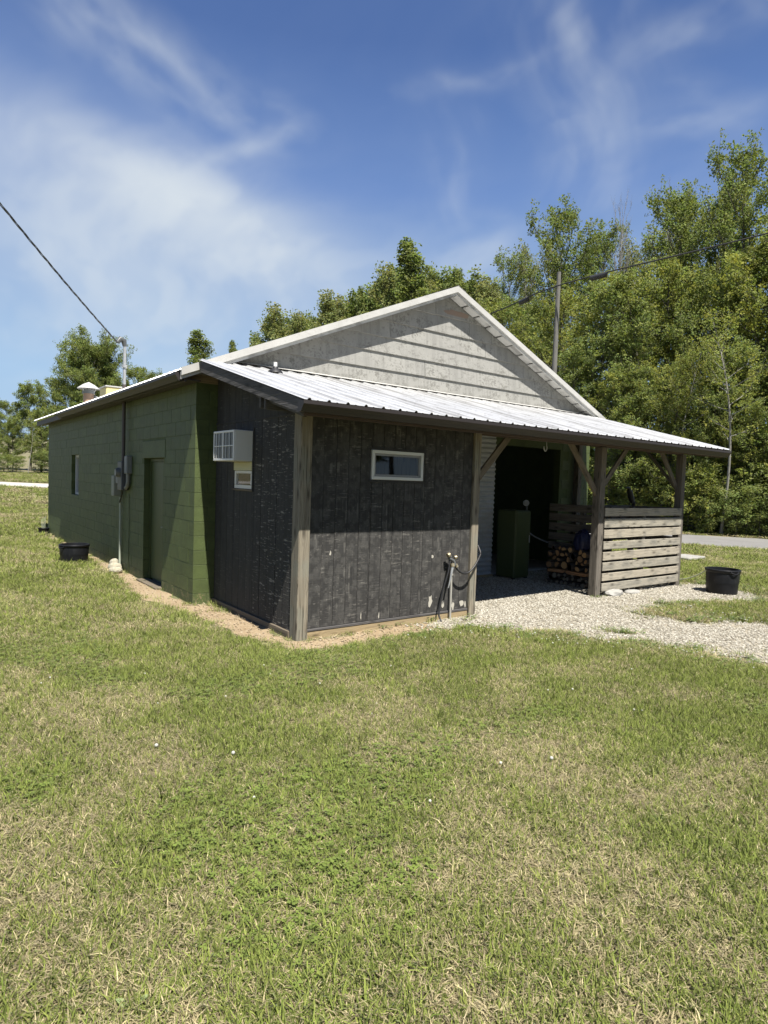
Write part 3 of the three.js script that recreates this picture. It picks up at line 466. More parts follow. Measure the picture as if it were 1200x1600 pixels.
// ================================================================ lean-to shed and porch
const LT = { x0: -.075, x1: 8.90, zb: .03, yb: 3.425, zf: 3.12, yf: 2.605 };
const D = 2.444, ltY = z => lerp(LT.yb, LT.yf, (z - LT.zb) / (LT.zf - LT.zb));
const lean = thing('lean_to_shed', 'black board lean-to shed and open porch under a white ribbed metal roof', 'shed');
{
  const roof = new THREE.Group(); roof.name = 'roof'; lean.add(roof);
  const len = Math.hypot(LT.zf - LT.zb, LT.yf - LT.yb), dz = (LT.zf - LT.zb) / len, dy = (LT.yf - LT.yb) / len; let n = 0;
  for (let x = LT.x0, wd; x < LT.x1 - .05; x += wd) { const x0 = x, cut0 = n ? 0 : .225; wd = n ? Math.min(.9144, LT.x1 - x) : .4572; mesh('roof_panel', ribbed(n++ * .9144 + 5, (a, s, h) => { const q = cut0 + s * (len - cut0) / len; return [x0 + a, LT.yb + dy * q + dz * h, LT.zb + dz * q - dy * h]; }, len, wd), M.roof, roof); }
  for (const z of [.5, 1.2, 1.9, 2.6]) { const b = new GB(); for (let x = LT.x0 + .11; x < LT.x1 - .05; x += .2286) { const y = ltY(z + .045) + .003; b.tube([[x, y - .004, z + .045], [x, y + .006, z + .045]], .011, 6); } const m = mesh('screw_row', b, M.galv, roof); m.userData.kind = 'stuff'; }
  const fl = gb('x'); fl.poly([[.42, 3.462, .046], [.42, 3.427, .15], [LT.x1 - .02, 3.427, .15], [LT.x1 - .02, 3.462, .046]]); mesh('flashing', fl, M.trimWhite, roof);
  // rafters, barge boards, fascia, gutter, beam
  const raft = (name, x0, x1, o0, o1, za, zb, mat) => { const b = gb('z'), p = [[za, ltY(za) + o0], [zb, ltY(zb) + o0], [zb, ltY(zb) + o1], [za, ltY(za) + o1]]; b.poly(p.map(q => [x1, q[1], q[0]])); b.poly([...p].reverse().map(q => [x0, q[1], q[0]])); p.forEach((q, i) => { const t = p[(i + 1) % 4]; b.poly([[x0, q[1], q[0]], [x0, t[1], t[0]], [x1, t[1], t[0]], [x1, q[1], q[0]]]); }); return mesh(name, b, mat, lean); };
  for (let x = .42; x < 8.6; x += .61) raft('rafter', x, x + .04, -.035, -.075 - .05, .06, 3.0, M.brown);
  for (const z of [.5, 1.2, 1.9, 2.6]) { const y = ltY(z); bx('purlin', lean, M.brown, .31, 8.84, y - .064, y - .034, z, z + .09, 0, 'x'); }
  raft('barge_board', LT.x0 + .01, LT.x0 + .045, -.012, -.155, .31, 3.05, M.barge); raft('barge_board', LT.x1 - .05, LT.x1 - .015, -.012, -.145, .05, 3.05, M.barge);
  raft('lookout', .02, .055, -.05, -.20, 1.85, 2.95, M.barge);
  bx('outrigger', lean, M.barge, LT.x0 + .05, .29, 2.60, 2.72, 2.02, 2.06, .003, 'x');
  bx('outrigger', lean, M.barge, LT.x0 + .05, .29, 2.58, 2.70, 2.14, 2.18, .003, 'x');
  bx('fascia', lean, M.brown, LT.x0 + .05, LT.x1 - .06, 2.455, 2.600, 3.005, 3.03, .003, 'x');
  mesh('gutter', gut((a, b, s) => [LT.x0 - .02 + s, 2.485 + b - .0016 * s, 3.032 + a], LT.x1 - LT.x0 + .04), M.gutter, lean);
  bx('beam', lean, M.brown, .30, 8.62, 2.505, 2.70, D - .115, D - .035, .004, 'x');
  // posts
  const post = (x0, x1, z0, z1, top, mat, y0 = -.3) => bx('post', lean, mat, x0, x1, y0, top, z0, z1, .006);
  post(.288, .432, D - .165, D, 2.56, M.post); post(2.972, 3.100, D - .115, D + .012, 2.56, M.post);
  post(5.925, 6.068, D - .142, D, 2.503, M.oldPost); post(8.50, 8.632, D - .11, D + .02, 2.503, M.oldPost);
  post(8.50, 8.63, .03, .15, 3.2, M.oldPost);
  // braces
  const brace = (a, b, w, mat) => { const g = gb('x'), A = new THREE.Vector3(...a), B = new THREE.Vector3(...b), t = B.clone().sub(A), l = t.length(); g.grain = 'x'; g.box(-l / 2, l / 2, -w / 2, w / 2, -.019, .019, .003); const m = mesh('brace', g, mat, lean); m.position.copy(A.clone().add(B).multiplyScalar(.5)); m.quaternion.setFromUnitVectors(new THREE.Vector3(1, 0, 0), t.normalize()); return m; };
  brace([3.09, 1.86, 2.36], [3.82, 2.60, 2.36], .10, M.baseDark); brace([5.95, 1.72, 2.36], [5.10, 2.62, 2.36], .10, M.baseDark);
  brace([6.05, 1.80, 2.36], [6.85, 2.60, 2.36], .09, M.oldPost); brace([8.52, 1.86, 2.36], [7.85, 2.60, 2.36], .09, M.oldPost); brace([8.60, 1.80, 2.36], [8.60, 2.62, 1.65], .09, M.oldPost);
  // left wall boards (facing the green wall's side) and horizontal trim joint
  const NB = 11, wl = (D - .17 - .01) / NB;
  for (let k = 0; k < NB; k++) { const z0 = .012 + wl * k, z1 = z0 + wl; const inWin = z1 > .66 && z0 < 1.20, mat = z0 > 1.15 ? M.boardB : M.boardA, dx = rr(-.0015, .0015);
    const parts = inWin ? [[.085, 1.665], [2.405, 2.535]] : [[.085, 2.535]];
    for (const [a, b] of parts) { const lo = Math.max(z0 + .003, .012), hi = z1 - .003; if (inWin && (z0 < .66 || z1 > 1.2) && a < 1) { bx('board', lean, mat, .300 + dx, .32, .085, 2.535, z0 < .66 ? lo : 1.203, z0 < .66 ? .657 : hi, .002); bx('board', lean, mat, .300 + dx, .32, a, b, z0 < .66 ? .660 : lo, z0 < .66 ? hi : 1.200, .002); } else if (!(inWin && (z0 < .66 || z1 > 1.2) && a > 1)) bx('board', lean, mat, .300 + dx, .32, a, b, lo, hi, .002); else bx('board', lean, mat, .300 + dx, .32, a, b, z0 < .66 ? .660 : lo, z0 < .66 ? hi : 1.200, .002); }
    const top = ltY(z1) - .10; bx('upper_board', lean, M.boardA, .304, .322, 2.557, top, z0 + .003, z1 - .003, .002);
  }
  bx('trim_strip', lean, M.boardA, .292, .303, 2.533, 2.560, .012, D - .17, .002, 'z');
  bx('base_board', lean, M.baseDark, .272, .318, -.05, .080, .004, D - .167, .004, 'z');
  // inner sheathing closes the shed
  const sh = gb('y'); sh.box(.325, .335, .0, 1.66, .012, D - .06); sh.box(.325, .335, 2.41, 2.6, .012, D - .06); sh.box(.325, .335, 1.66, 2.41, .012, .655); sh.box(.325, .335, 1.66, 2.41, 1.205, D - .06);
  sh.box(.336, 1.26, 0, 2.6, D - .056, D - .046); sh.box(2.08, 3.03, 0, 2.6, D - .056, D - .046); sh.box(1.26, 2.08, 0, 1.845, D - .056, D - .046); sh.box(1.26, 2.08, 2.195, 2.6, D - .056, D - .046);
  sh.box(3.03, 3.04, 0, 2.55, .05, D - .057); sh.box(.336, 3.03, 2.55, 2.56, .012, D - .057); mesh('sheathing', sh, M.inside, lean);
  // front wall boards
  const FB = 15, wf = (2.970 - .434) / FB;
  for (let k = 0; k < FB; k++) { const x0 = .434 + wf * k, x1 = x0 + wf, dz = rr(-.0015, .0015), mat = M.boardC, win = x1 > 1.262 && x0 < 2.078; const strip = (xa, xb, ya, yb) => { if (xb - xa > .01) bx('board', lean, mat, xa, xb, ya, yb, D - .045, D - .024 + dz, .0025); };
    if (!win) strip(x0 + .0015, x1 - .0015, .118, 2.52); else { const a = Math.max(x0 + .003, 1.262), b = Math.min(x1 - .003, 2.078); if (x0 + .003 < 1.262) strip(x0 + .003, 1.260, .118, 2.52); if (x1 - .003 > 2.078) strip(2.080, x1 - .003, .118, 2.52); strip(a, b, .118, 1.838); strip(a, b, 2.202, 2.52); } }
  bx('drip_edge', lean, M.barge, .434, 2.970, .088, .115, D - .05, D - .008, .003, 'x');
  bx('base_board', lean, M.base, .434, 2.970, -.05, .085, D - .04, D - .015, .003, 'x');
  // paint chips where bare wood shows on the front boards
  const chip = (x, y, w, h, s) => { const b = gb('y'), pts = []; for (let k = 0; k < 11; k++) { const a = k / 11 * 6.283, q = .6 + .7 * hash(k, s, 5); pts.push([x + Math.cos(a) * w * q, y + Math.sin(a) * h * q, D - .0205]); } b.poly(pts); for (let k = 0; k < b.n.length; k += 3) { b.n[k] = b.n[k + 1] = 0; b.n[k + 2] = 1; } mesh('bare_patch', b, M.chip, lean); };
  chip(2.29, .27, .035, .07, 1); chip(2.52, .205, .025, .05, 2); chip(2.30, .86, .018, .02, 3); chip(2.70, .17, .03, .06, 4); chip(2.86, .19, .05, .035, 5); chip(2.93, .18, .015, .05, 6); chip(.72, .97, .012, .03, 7); chip(1.45, .17, .008, .05, 8); chip(1.18, .19, .008, .05, 9);
  // front window
  const w = gb('x'); const wx0 = 1.266, wx1 = 2.074, wy0 = 1.842, wy1 = 2.198, t = .038; w.box(wx0, wx1, wy0, wy0 + t, D - .045, D - .002, .003); w.box(wx0, wx1, wy1 - t, wy1, D - .045, D - .002, .003); w.box(wx0, wx0 + t, wy0 + t + .001, wy1 - t - .001, D - .045, D - .003, .003); w.box(wx1 - t, wx1, wy0 + t + .001, wy1 - t - .001, D - .045, D - .003, .003);
  const win = mesh('window', w, M.vinyl, lean);
  const s2 = gb('x'), a0 = wx0 + t + .001, a1 = wx1 - t - .001, b0 = wy0 + t + .001, b1 = wy1 - t - .001, u = .026; s2.box(a0, a1, b0, b0 + u, D - .05, D - .018, .002); s2.box(a0, a1, b1 - u, b1, D - .05, D - .018, .002); s2.box(a0, a0 + u, b0 + u + .001, b1 - u - .001, D - .05, D - .019, .002); s2.box(a1 - u, a1, b0 + u + .001, b1 - u - .001, D - .05, D - .019, .002);
  mesh('sash', s2, M.greyFrame, win); const p2 = gb('x'); { const X = [a0 + u * .5, a1 - u * .5], Y = [b0 + u * .5, b1 - u * .5]; p2.poly([[X[0], Y[0], D - .032], [X[1], Y[0], D - .032], [X[1], Y[1], D - .032], [X[0], Y[1], D - .032]]); } mesh('pane', p2, M.glass, win);
  const tr = gb('x'); tr.box(wx0 - .03, wx1 + .03, wy0 - .035, wy0 - .002, D - .03, D - .012, .002); tr.box(wx0 - .03, wx1 + .03, wy1 + .002, wy1 + .03, D - .03, D - .012, .002); mesh('window_trim', tr, M.boardA, lean);
  // side window under the air conditioner
  const v = gb('y'); const q0 = .664, q1 = 1.198; v.box(.296, .335, 1.668, 1.715, q0, q1, .003); v.box(.296, .335, 1.716, 1.90, q0, q0 + .045, .003); v.box(.296, .335, 1.716, 1.90, q1 - .045, q1, .003); v.box(.297, .334, 1.865, 1.901, q0 + .046, q1 - .046, .003);
  const sw = mesh('side_window', v, M.vinyl, lean); const sp = gb('y'); sp.poly([[.315, 1.70, q0 + .03], [.315, 1.70, q1 - .03], [.315, 1.88, q1 - .03], [.315, 1.88, q0 + .03]]); mesh('pane', sp, M.glass, sw);
  bx('filler_panel', lean, M.cream, .286, .33, 1.904, 2.012, q0 - .01, q1 + .005, .003); bx('window_sill', lean, M.baseDark, .282, .322, 1.640, 1.664, q0 - .06, q1 + .03, .003, 'z');
  bx('opening_jamb', lean, M.boardA, .285, .322, 1.64, 2.44, q1 + .008, q1 + .04, .003);
}
rebase(lean, 4.4, 0, 1.5);

// ---------------------------------------------------------------- air conditioner in the side window
{
  const ac = thing('air_conditioner', 'white window air conditioner jutting from the black shed side wall', 'air conditioner', [0, 0, 0]);
  const x0 = .035, x1 = .33, y0 = 2.016, y1 = 2.402, z0 = .56, z1 = 1.215;
  const h = gb('y'); h.box(x0 + .012, x1, y0, y1, z0, z1, .008); mesh('cabinet', h, M.white, ac);
  const f = gb('y'); f.box(x0, x0 + .02, y0 + .002, y0 + .03, z0 + .002, z1 - .002, .004); f.box(x0, x0 + .02, y1 - .03, y1 - .002, z0 + .002, z1 - .002, .004); f.box(x0, x0 + .019, y0 + .031, y1 - .031, z0 + .002, z0 + .028, .004); f.box(x0, x0 + .019, y0 + .031, y1 - .031, z1 - .032, z1 - .002, .004); mesh('grille_frame', f, M.white, ac);
  const b = gb('y'); b.box(x0 + .007, x0 + .0115, y0 + .03, y1 - .03, z0 + .026, z1 - .03); mesh('coil', b, std({ color: lin(.07, .075, .075), roughness: .35, metalness: .4 }), ac);
  for (const z of [.655, .75, .86, .97, 1.08]) bx('grille_bar', ac, z === .86 || z === .655 ? M.white : M.galv, x0 - .001, x0 + .006, y0 + .031, y1 - .031, z, z + (z === .86 ? .03 : .010), .002);
  bx('grille_bar', ac, M.white, x0 - .002, x0 + .006, 2.20, 2.212, z0 + .03, z1 - .034, .002, 'z');
  rebase(ac, .18, 2.016, .89);
}
// ---------------------------------------------------------------- electric meter, mast and ground rod on the green wall
{
  const m = thing('electric_meter', 'grey electric meter boxes and service mast on the green block wall', 'electric meter');
  const z = -3.42;
  const c = new GB(); c.tube([[-.075, 2.02, z + .05], [-.075, 3.4, z + .05]], .032, 12); mesh('conduit', c, M.conduitBrown, m);
  const c2 = new GB(); c2.tube([[-.075, 3.18, z + .05], [-.075, 4.10, z + .05]], .029, 12); mesh('mast', c2, M.galv, m);
  const hd = new GB(); hd.tube([[-.075, 4.08, z + .05], [-.09, 4.17, z + .05], [-.15, 4.20, z + .05], [-.20, 4.13, z + .05]], [.036, .05, .048, .036], 12); mesh('weatherhead', hd, M.steelDark, m);
  const cl = new GB(); cl.tube([[-.075, 3.70, z + .05], [-.075, 3.75, z + .05]], .05, 12); cl.tube([[-.075, 3.25, z + .05], [-.075, 3.31, z + .05]], [.09, .045], 12); mesh('clamp', cl, M.galv, m);
  bx('meter_box', m, M.steelDark, -.13, -.002, 1.50, 2.02, z - .13, z + .14, .012);
  const g = new GB(); g.tube([[-.131, 1.82, z], [-.17, 1.82, z], [-.20, 1.82, z]], [.085, .085, .06], 20); mesh('meter_dome', g, M.steelGrey, m);
  bx('breaker_box', m, M.steelGrey, -.10, -.002, 1.80, 2.12, z + .19, z + .36, .012);
  const e = new GB(); e.tube([[-.05, 1.80, z + .28], [-.05, 1.66, z + .28], [-.05, 1.58, z + .24], [-.05, 1.54, z + .12]], .035, 10); mesh('elbow', e, M.steelGrey, m);
  bx('junction_box', m, M.steelGrey, -.12, -.002, 1.62, 1.80, z - .30, z - .15, .008); bx('disconnect_box', m, std({ color: lin(.20, .21, .17), roughness: .6 }), -.14, -.002, 1.38, 1.76, z - .52, z - .33, .01);
  const p = new GB(); p.tube([[-.04, 1.50, z - .08], [-.055, 1.30, z - .22], [-.05, 1.26, z - .25]], .012, 8); mesh('lead', p, M.rubber, m);
  const q = new GB(); q.tube([[-.04, 1.36, z - .25], [-.04, .10, z - .25]], .019, 10); mesh('ground_conduit', q, M.conduitPale, m);
  const s = new GB(); s.tube([[-.015, 1.45, z + .22], [-.012, .9, z + .24], [-.015, .06, z + .22]], .006, 6); mesh('cable', s, M.greenDoor, m);
  rebase(m, -.06, 0, z);
}
// ---------------------------------------------------------------- things on the roofs
{
  const s = thing('stove_pipe', 'rusty stove pipe with pale peaked cap above the green wall eave', 'chimney');
  const x = .42, z = -8.55, y = roofY(x); const b = new GB(); b.tube([[x, y - .08, z], [x, y + .26, z]], .12, 18); mesh('pipe', b, std({ color: lin(.36, .24, .16), roughness: .6, metalness: .3 }), s);
  const c = new GB(); c.tube([[x, y + .24, z], [x, y + .34, z]], .145, 18); mesh('collar', c, M.steelGrey, s);
  const t = new GB(); t.lathe([[.27, y + .36], [.25, y + .38], [.13, y + .47], [.01, y + .53]], x, z, 18); mesh('cap', t, M.trimWhite, s);
  const l = new GB(); for (const a of [.6, 2.7, 4.8]) l.tube([[x + Math.cos(a) * .13, y + .28, z + Math.sin(a) * .13], [x + Math.cos(a) * .19, y + .40, z + Math.sin(a) * .19]], .012, 6); mesh('strap', l, M.galv, s);
  const st = new GB(); st.tube([[x + .12, y + .2, z + .05], [x + .3, y + .0, z + .55]], .02, 6); st.tube([[x + .12, y + .2, z - .05], [x + .45, y + .05, z - .25]], .02, 6); mesh('stay', st, M.galv, s); rebase(s, x, y, z);
  const bxg = thing('roof_vent_box', 'small cream vent box on the white roof by the service mast', 'roof vent');
  const vx = .5, vz = -6.75, vy = roofY(vx); bx('box', bxg, std({ color: lin(.55, .47, .22), roughness: .7 }), vx - .16, vx + .16, vy - .06, vy + .17, vz - .30, vz + .30, .012); bx('lid', bxg, M.trimWhite, vx - .18, vx + .18, vy + .171, vy + .20, vz - .32, vz + .32, .006); rebase(bxg, vx, vy, vz);
  const v = thing('vent_pipe', 'short white plastic vent pipe through the lean-to roof', 'pipe');
  const px = .88, pz = .62, py = ltY(pz); const a = new GB(); a.tube([[px, py - .05, pz], [px, py + .145, pz]], .026, 14); mesh('pipe', a, M.white, v); const bo = new GB(); bo.lathe([[.11, py + .0], [.09, py + .03], [.045, py + .06], [.034, py + .085]], px, pz, 16); mesh('boot', bo, M.rubber, v); rebase(v, px, py, pz);
}
// ---------------------------------------------------------------- spigot and hoses at the shed front
{
  const z = D + .03;
  const s = thing('water_spigot', 'white standpipe and spigot against the black shed front', 'spigot');
  const p = new GB(); p.tube([[2.61, -.05, z], [2.605, .66, z]], .014, 12); p.tube([[2.605, .60, z], [2.605, .66, z]], .025, 12); mesh('standpipe', p, std({ color: lin(.30, .29, .255), roughness: .7 }), s);
  const v = new GB(); v.tube([[2.60, .66, z], [2.575, .80, z], [2.55, .86, z + .02]], .022, 10); v.tube([[2.53, .84, z + .01], [2.59, .80, z + .05], [2.60, .74, z + .07]], .02, 10); mesh('valve', v, M.steelDark, s);
  const k = new GB(); k.tube([[2.495, .87, z + .03], [2.53, .885, z + .03]], .03, 12); k.tube([[2.60, .845, z + .05], [2.63, .85, z + .06]], .024, 12); k.tube([[2.545, .77, z + .07], [2.55, .73, z + .08]], .03, 12); k.tube([[2.62, .755, z + .06], [2.635, .715, z + .07]], .022, 12); mesh('handle', k, M.brass, s);
  const o = new GB(); o.tube([[2.545, .73, z + .08], [2.505, .55, z + .085], [2.49, .45, z + .07]], [.02, .012, .008], 10); mesh('splitter', o, M.galv, s); rebase(s, 2.6, 0, z);
  const h = thing('garden_hose', 'black hose drooping from spigot to the porch post', 'hose'); const b = new GB(), pts = []; for (let i = 0; i <= 24; i++) { const t = i / 24, x = lerp(2.62, 3.09, t); pts.push([x, .72 + .15 * t * t - .55 * t * (1 - t) * (1 - .2 * t), z + .05 + .02 * Math.sin(t * 3)]); } b.tube(pts, .013, 8); mesh('hose_loop', b, M.rubber, h); const b2 = new GB(); b2.tube([[3.09, .872, z + .05], [3.112, .90, z + .02], [3.115, .98, z - .03]], .012, 8); mesh('hose_end', b2, M.rubber, h); rebase(h, 2.85, .6, z);
  const h2 = thing('drain_hose', 'thin black hose hanging from spigot down to the dirt', 'hose'); const b3 = new GB(); b3.tube([[2.545, .80, z + .03], [2.50, .66, z + .05], [2.43, .44, z + .04], [2.38, .2, z + .03], [2.365, .09, z + .045], [2.36, .02, z + .10]], .012, 8); mesh('hose_run', b3, M.rubber, h2); rebase(h2, 2.4, 0, z);
}
// ---------------------------------------------------------------- plank bin beside the porch
{
  const f = thing('plank_bin', 'weathered grey horizontal plank bin between two porch posts', 'bin');
  const ys = [[.095, .222], [.262, .400], [.440, .575], [.620, .758], [.798, .938], [.985, 1.128], [1.170, 1.312], [1.355, 1.494]];
  ys.forEach(([a, b], i) => { const m = bx('plank', f, i % 2 ? M.plank2 : M.plank, 6.072, 8.56, a + rr(-.006, .006), b + rr(-.006, .006), D + .002, D + .024, .004, 'x'); m.rotation.z = rr(-.003, .003); });
  ys.forEach(([a, b]) => { bx('plank', f, M.oldPost, 6.845, 6.865, a, b, .72, 2.0, .004, 'z'); bx('plank', f, M.oldPost, 6.87, 8.60, a, b, 1.375, 1.398, .004, 'x'); bx('plank', f, M.oldPost, 8.606, 8.628, a, b, 1.40, D - .114, .004, 'z'); });
  for (const x of [6.87, 7.75, 8.51]) bx('bin_post', f, M.oldPost, x, x + .09, -.2, 1.47, 1.40, 1.49, .004);
  bx('stud', f, M.oldPost, 7.28, 7.37, -.2, 1.47, D - .09, D - .002, .004); rebase(f, 7.3, 0, 1.9);
}
// stones and a block under the plank bin
const rock = (sx, sy, sz, seed) => { const g = new THREE.IcosahedronGeometry(1, 2), p = g.attributes.position; for (let i = 0; i < p.count; i++) { const x = p.getX(i), y = p.getY(i), z = p.getZ(i), n = .75 + .45 * fbm(x * 1.6 + seed * 7.1, y * 1.6 + z * 2.1, seed, 3), q = Math.sign(y) * Math.pow(Math.abs(y), .75); p.setXYZ(i, x * sx * n, q * sy * n, z * sz * n); } g.computeVertexNormals(); return g; };
[['flat_stone', 'broad flat grey stone under the plank bin beside the middle porch post', 6.42, .05, 2.45, .24, .07, .16, 1], ['flat_stone', 'small pale flat stone under the plank bin, touching the bin stud', 6.92, .03, 2.52, .17, .045, .10, 2]].forEach(([n, l, x, y, z, a, b, c, s]) => { const m = mesh(numbered(n), rock(a, b, c, s), M.slab, scene); m.position.set(x, y, z); tag(m, l, 'stone'); });
{ const m = mesh(numbered('stone_slab'), gb('x').box(-.45, .45, -.05, .05, -.3, .3, .02), M.slab, scene); m.position.set(13.2, .06, .25); tag(m, 'thin grey slab lying in grass behind the plank bin', 'slab'); }
[['rounded pale limestone rock leaning on another by the ground conduit', -.15, .07, -3.62, .12, .09, .13, 5], ['upright pale limestone rock against the wall by the ground conduit', -.09, .09, -3.86, .09, .11, .10, 6], ['low pale limestone rock nearest the green door by the wall foot', -.19, .05, -3.32, .12, .075, .13, 7]].forEach(([l, x, y, z, a, b, c, s]) => { const m = mesh(numbered('limestone_rock'), rock(a, b, c, s), M.limestone, scene); m.position.set(x, y, z); tag(m, l, 'rock', 'rocks at the foot of the green wall'); });
{ const g = thing('splash_pot', 'small dark pot with dry stalks at the far green wall corner', 'pot', [-.14, 0, -11.35]); const b = new GB(); b.lathe([[.0, .0], [.10, .0], [.14, .17], [.15, .18], [.13, .18], [.12, .03]], 0, 0, 14); mesh('pot', b, M.tub, g); const t = new GB(); for (let i = 0; i < 4; i++) t.tube([[.02 * i - .03, .03, 0], [.03 * i - .05, .42 + .03 * i, .02 * i]], .006, 5); mesh('stalk', t, M.rope, g); }

// ---------------------------------------------------------------- black tubs
function tub(label, x, z, ry, rTop, h) {
  const t = thing('black_tub', label, 'tub', [x, ground(x, z), z], 'black plastic tubs'); t.rotation.y = ry; const rb = rTop * .91;
  const b = new GB(); b.lathe([[0, .004], [rb - .02, .004], [rb, .02], [lerp(rb, rTop, .45), h * .45], [lerp(rb, rTop, .47) + .006, h * .47], [lerp(rb, rTop, .9), h * .88], [rTop - .012, h * .885]], 0, 0, 40); b.lathe([[rTop - .022, h - .004], [rb - .02, .03], [0, .03]], 0, 0, 40); mesh('body', b, M.tub, t);
  const r = new GB(); r.lathe([[rTop - .014, h * .88], [rTop + .008, h * .88], [rTop + .016, h - .01], [rTop + .008, h], [rTop - .018, h], [rTop - .022, h - .006]], 0, 0, 40); mesh('rim', r, M.tub, t);
  for (const a of [0, Math.PI]) { const g = new GB(), p = []; for (let k = 0; k <= 10; k++) { const w = lerp(-.28, .28, k / 10) + a, q = rTop + .012 + .018 * Math.sin(k / 10 * Math.PI); p.push([Math.cos(w) * q, h - .035 - .028 * Math.sin(k / 10 * Math.PI), Math.sin(w) * q]); } g.tube(p, .012, 8); mesh('handle', g, M.tub, t); }
  return t;
}
tub('black plastic tub on the lawn beside the green block wall', -.55, -5.05, .4, .268, .37);
tub('black plastic tub with a rope tied to it on the gravel edge', 8.52, 3.30, 1.15, .278, .45);
{ const r = thing('rope', 'pale rope sagging from the porch post foot to a black tub', 'rope', [8.5, 0, 2.8]); const b = new GB(), p = [], A = [8.64, .12, 2.45], B = [8.30, .43, 3.14]; for (let k = 0; k <= 16; k++) { const t = k / 16; p.push([lerp(A[0], B[0], t) - 8.5, lerp(A[1], B[1], t) - .16 * t * (1 - t), lerp(A[2], B[2], t) - 2.8]); } b.tube(p, .010, 6); mesh('strand', b, M.rope, r); }

// ---------------------------------------------------------------- firewood
{
  const circles = [], r = rng(77), zA = 1.02, zB = 1.93; let i = 0;
  const labels = { grey: ['grey weathered firewood round in the bottom rows of the stack', 'old firewood at the bottom of the stack'], fresh: ['tan cut firewood round in the upper rows of the stack', 'firewood rounds above the split pieces'] };
  const log = (z, y, rad, grey) => { const kind = grey ? 'grey' : 'fresh', xa = 6.45 + rr(-.04, .04, r), l = rr(.33, .36, r); const g = thing('firewood_log', labels[kind][0], 'log', [xa, y, z], labels[kind][1]);
    const n = 9, ring = [], split = r() < .72, ca = r() * 6.283; for (let k = 0; k < n; k++) { let q = rad * (.84 + .16 * r()); if (split) { const cs = Math.cos(k / n * 6.283 - ca); if (cs > .15) q = Math.min(q, rad * .22 / cs); } ring.push(q); } const b = gb('x'), at = (k, x, s = 1) => [x, Math.sin(k / n * 6.283) * ring[k % n] * s, Math.cos(k / n * 6.283) * ring[k % n] * s];
    for (let k = 0; k < n; k++) b.poly([at(k, 0), at(k, l), at(k + 1, l), at(k + 1, 0)]); mesh('bark', b, M.logBark, g); const e = gb('x'); e.poly(Array.from({ length: n }, (_, k) => at(k, .004, .9))); const e2 = gb('x'); e2.poly(Array.from({ length: n }, (_, k) => at(n - k, l - .004, .9))); mesh('cut_face', e, M.logEnd[grey ? 3 : Math.floor(r() * 3)], g); mesh('cut_face', e2, M.logEnd[3], g); };
  const drop = (count, floor, ymax, r0, r1, grey) => { const set = []; for (let t = 0; t < count; t++) { const rad = rr(r0, r1, r); let best = null; for (let q = 0; q < 70; q++) { const z = lerp(zA + rad, zB - rad, q / 69); let y = floor + rad; for (const c of set) { const d = Math.abs(c.z - z), s = c.rad + rad; if (d < s) y = Math.max(y, c.y + Math.sqrt(s * s - d * d)); } if (!best || y < best.y) best = { z, y, rad }; } if (best.y + rad > ymax) continue; set.push(best); log(best.z, best.y, rad, grey); } };
  drop(40, .01, .25, .032, .062, true);
  for (const [z0, z1, y, tl] of [[1.06, 1.40, .262, -.05], [1.47, 1.88, .262, .0]]) { const g = thing('split_log', 'orange split firewood piece lying crosswise in the stack', 'log', [6.47, y, (z0 + z1) / 2], 'split pieces lying crosswise'); const b = gb('z'); b.box(-.04, .05, -.028, .028, -(z1 - z0) / 2, (z1 - z0) / 2, .006); mesh('split_face', b, M.splitWood, g).rotation.x = tl; const b2 = gb('z'); b2.box(.06, .30, -.028, .028, -(z1 - z0) / 2, (z1 - z0) / 2, .006); mesh('split_body', b2, M.splitWood, g); }
  drop(46, .295, .74, .040, .082, false);
  const t = mesh(numbered('blue_tarp'), (() => { const g = new THREE.IcosahedronGeometry(1, 4), p = g.attributes.position; for (let k = 0; k < p.count; k++) { const x = p.getX(k), y = p.getY(k), z = p.getZ(k), n = .8 + .5 * fbm(x * 2.5 + 4, y * 2.5 + z * 3, 61, 4); p.setXYZ(k, x * .13 * n, Math.max(y, -.55) * .23 * n, z * .15 * n); } g.computeVertexNormals(); return g; })(), M.tarp, scene); t.position.set(6.62, .82, 1.66); tag(t, 'bundled dark blue tarp on top of the firewood stack', 'tarp');
}
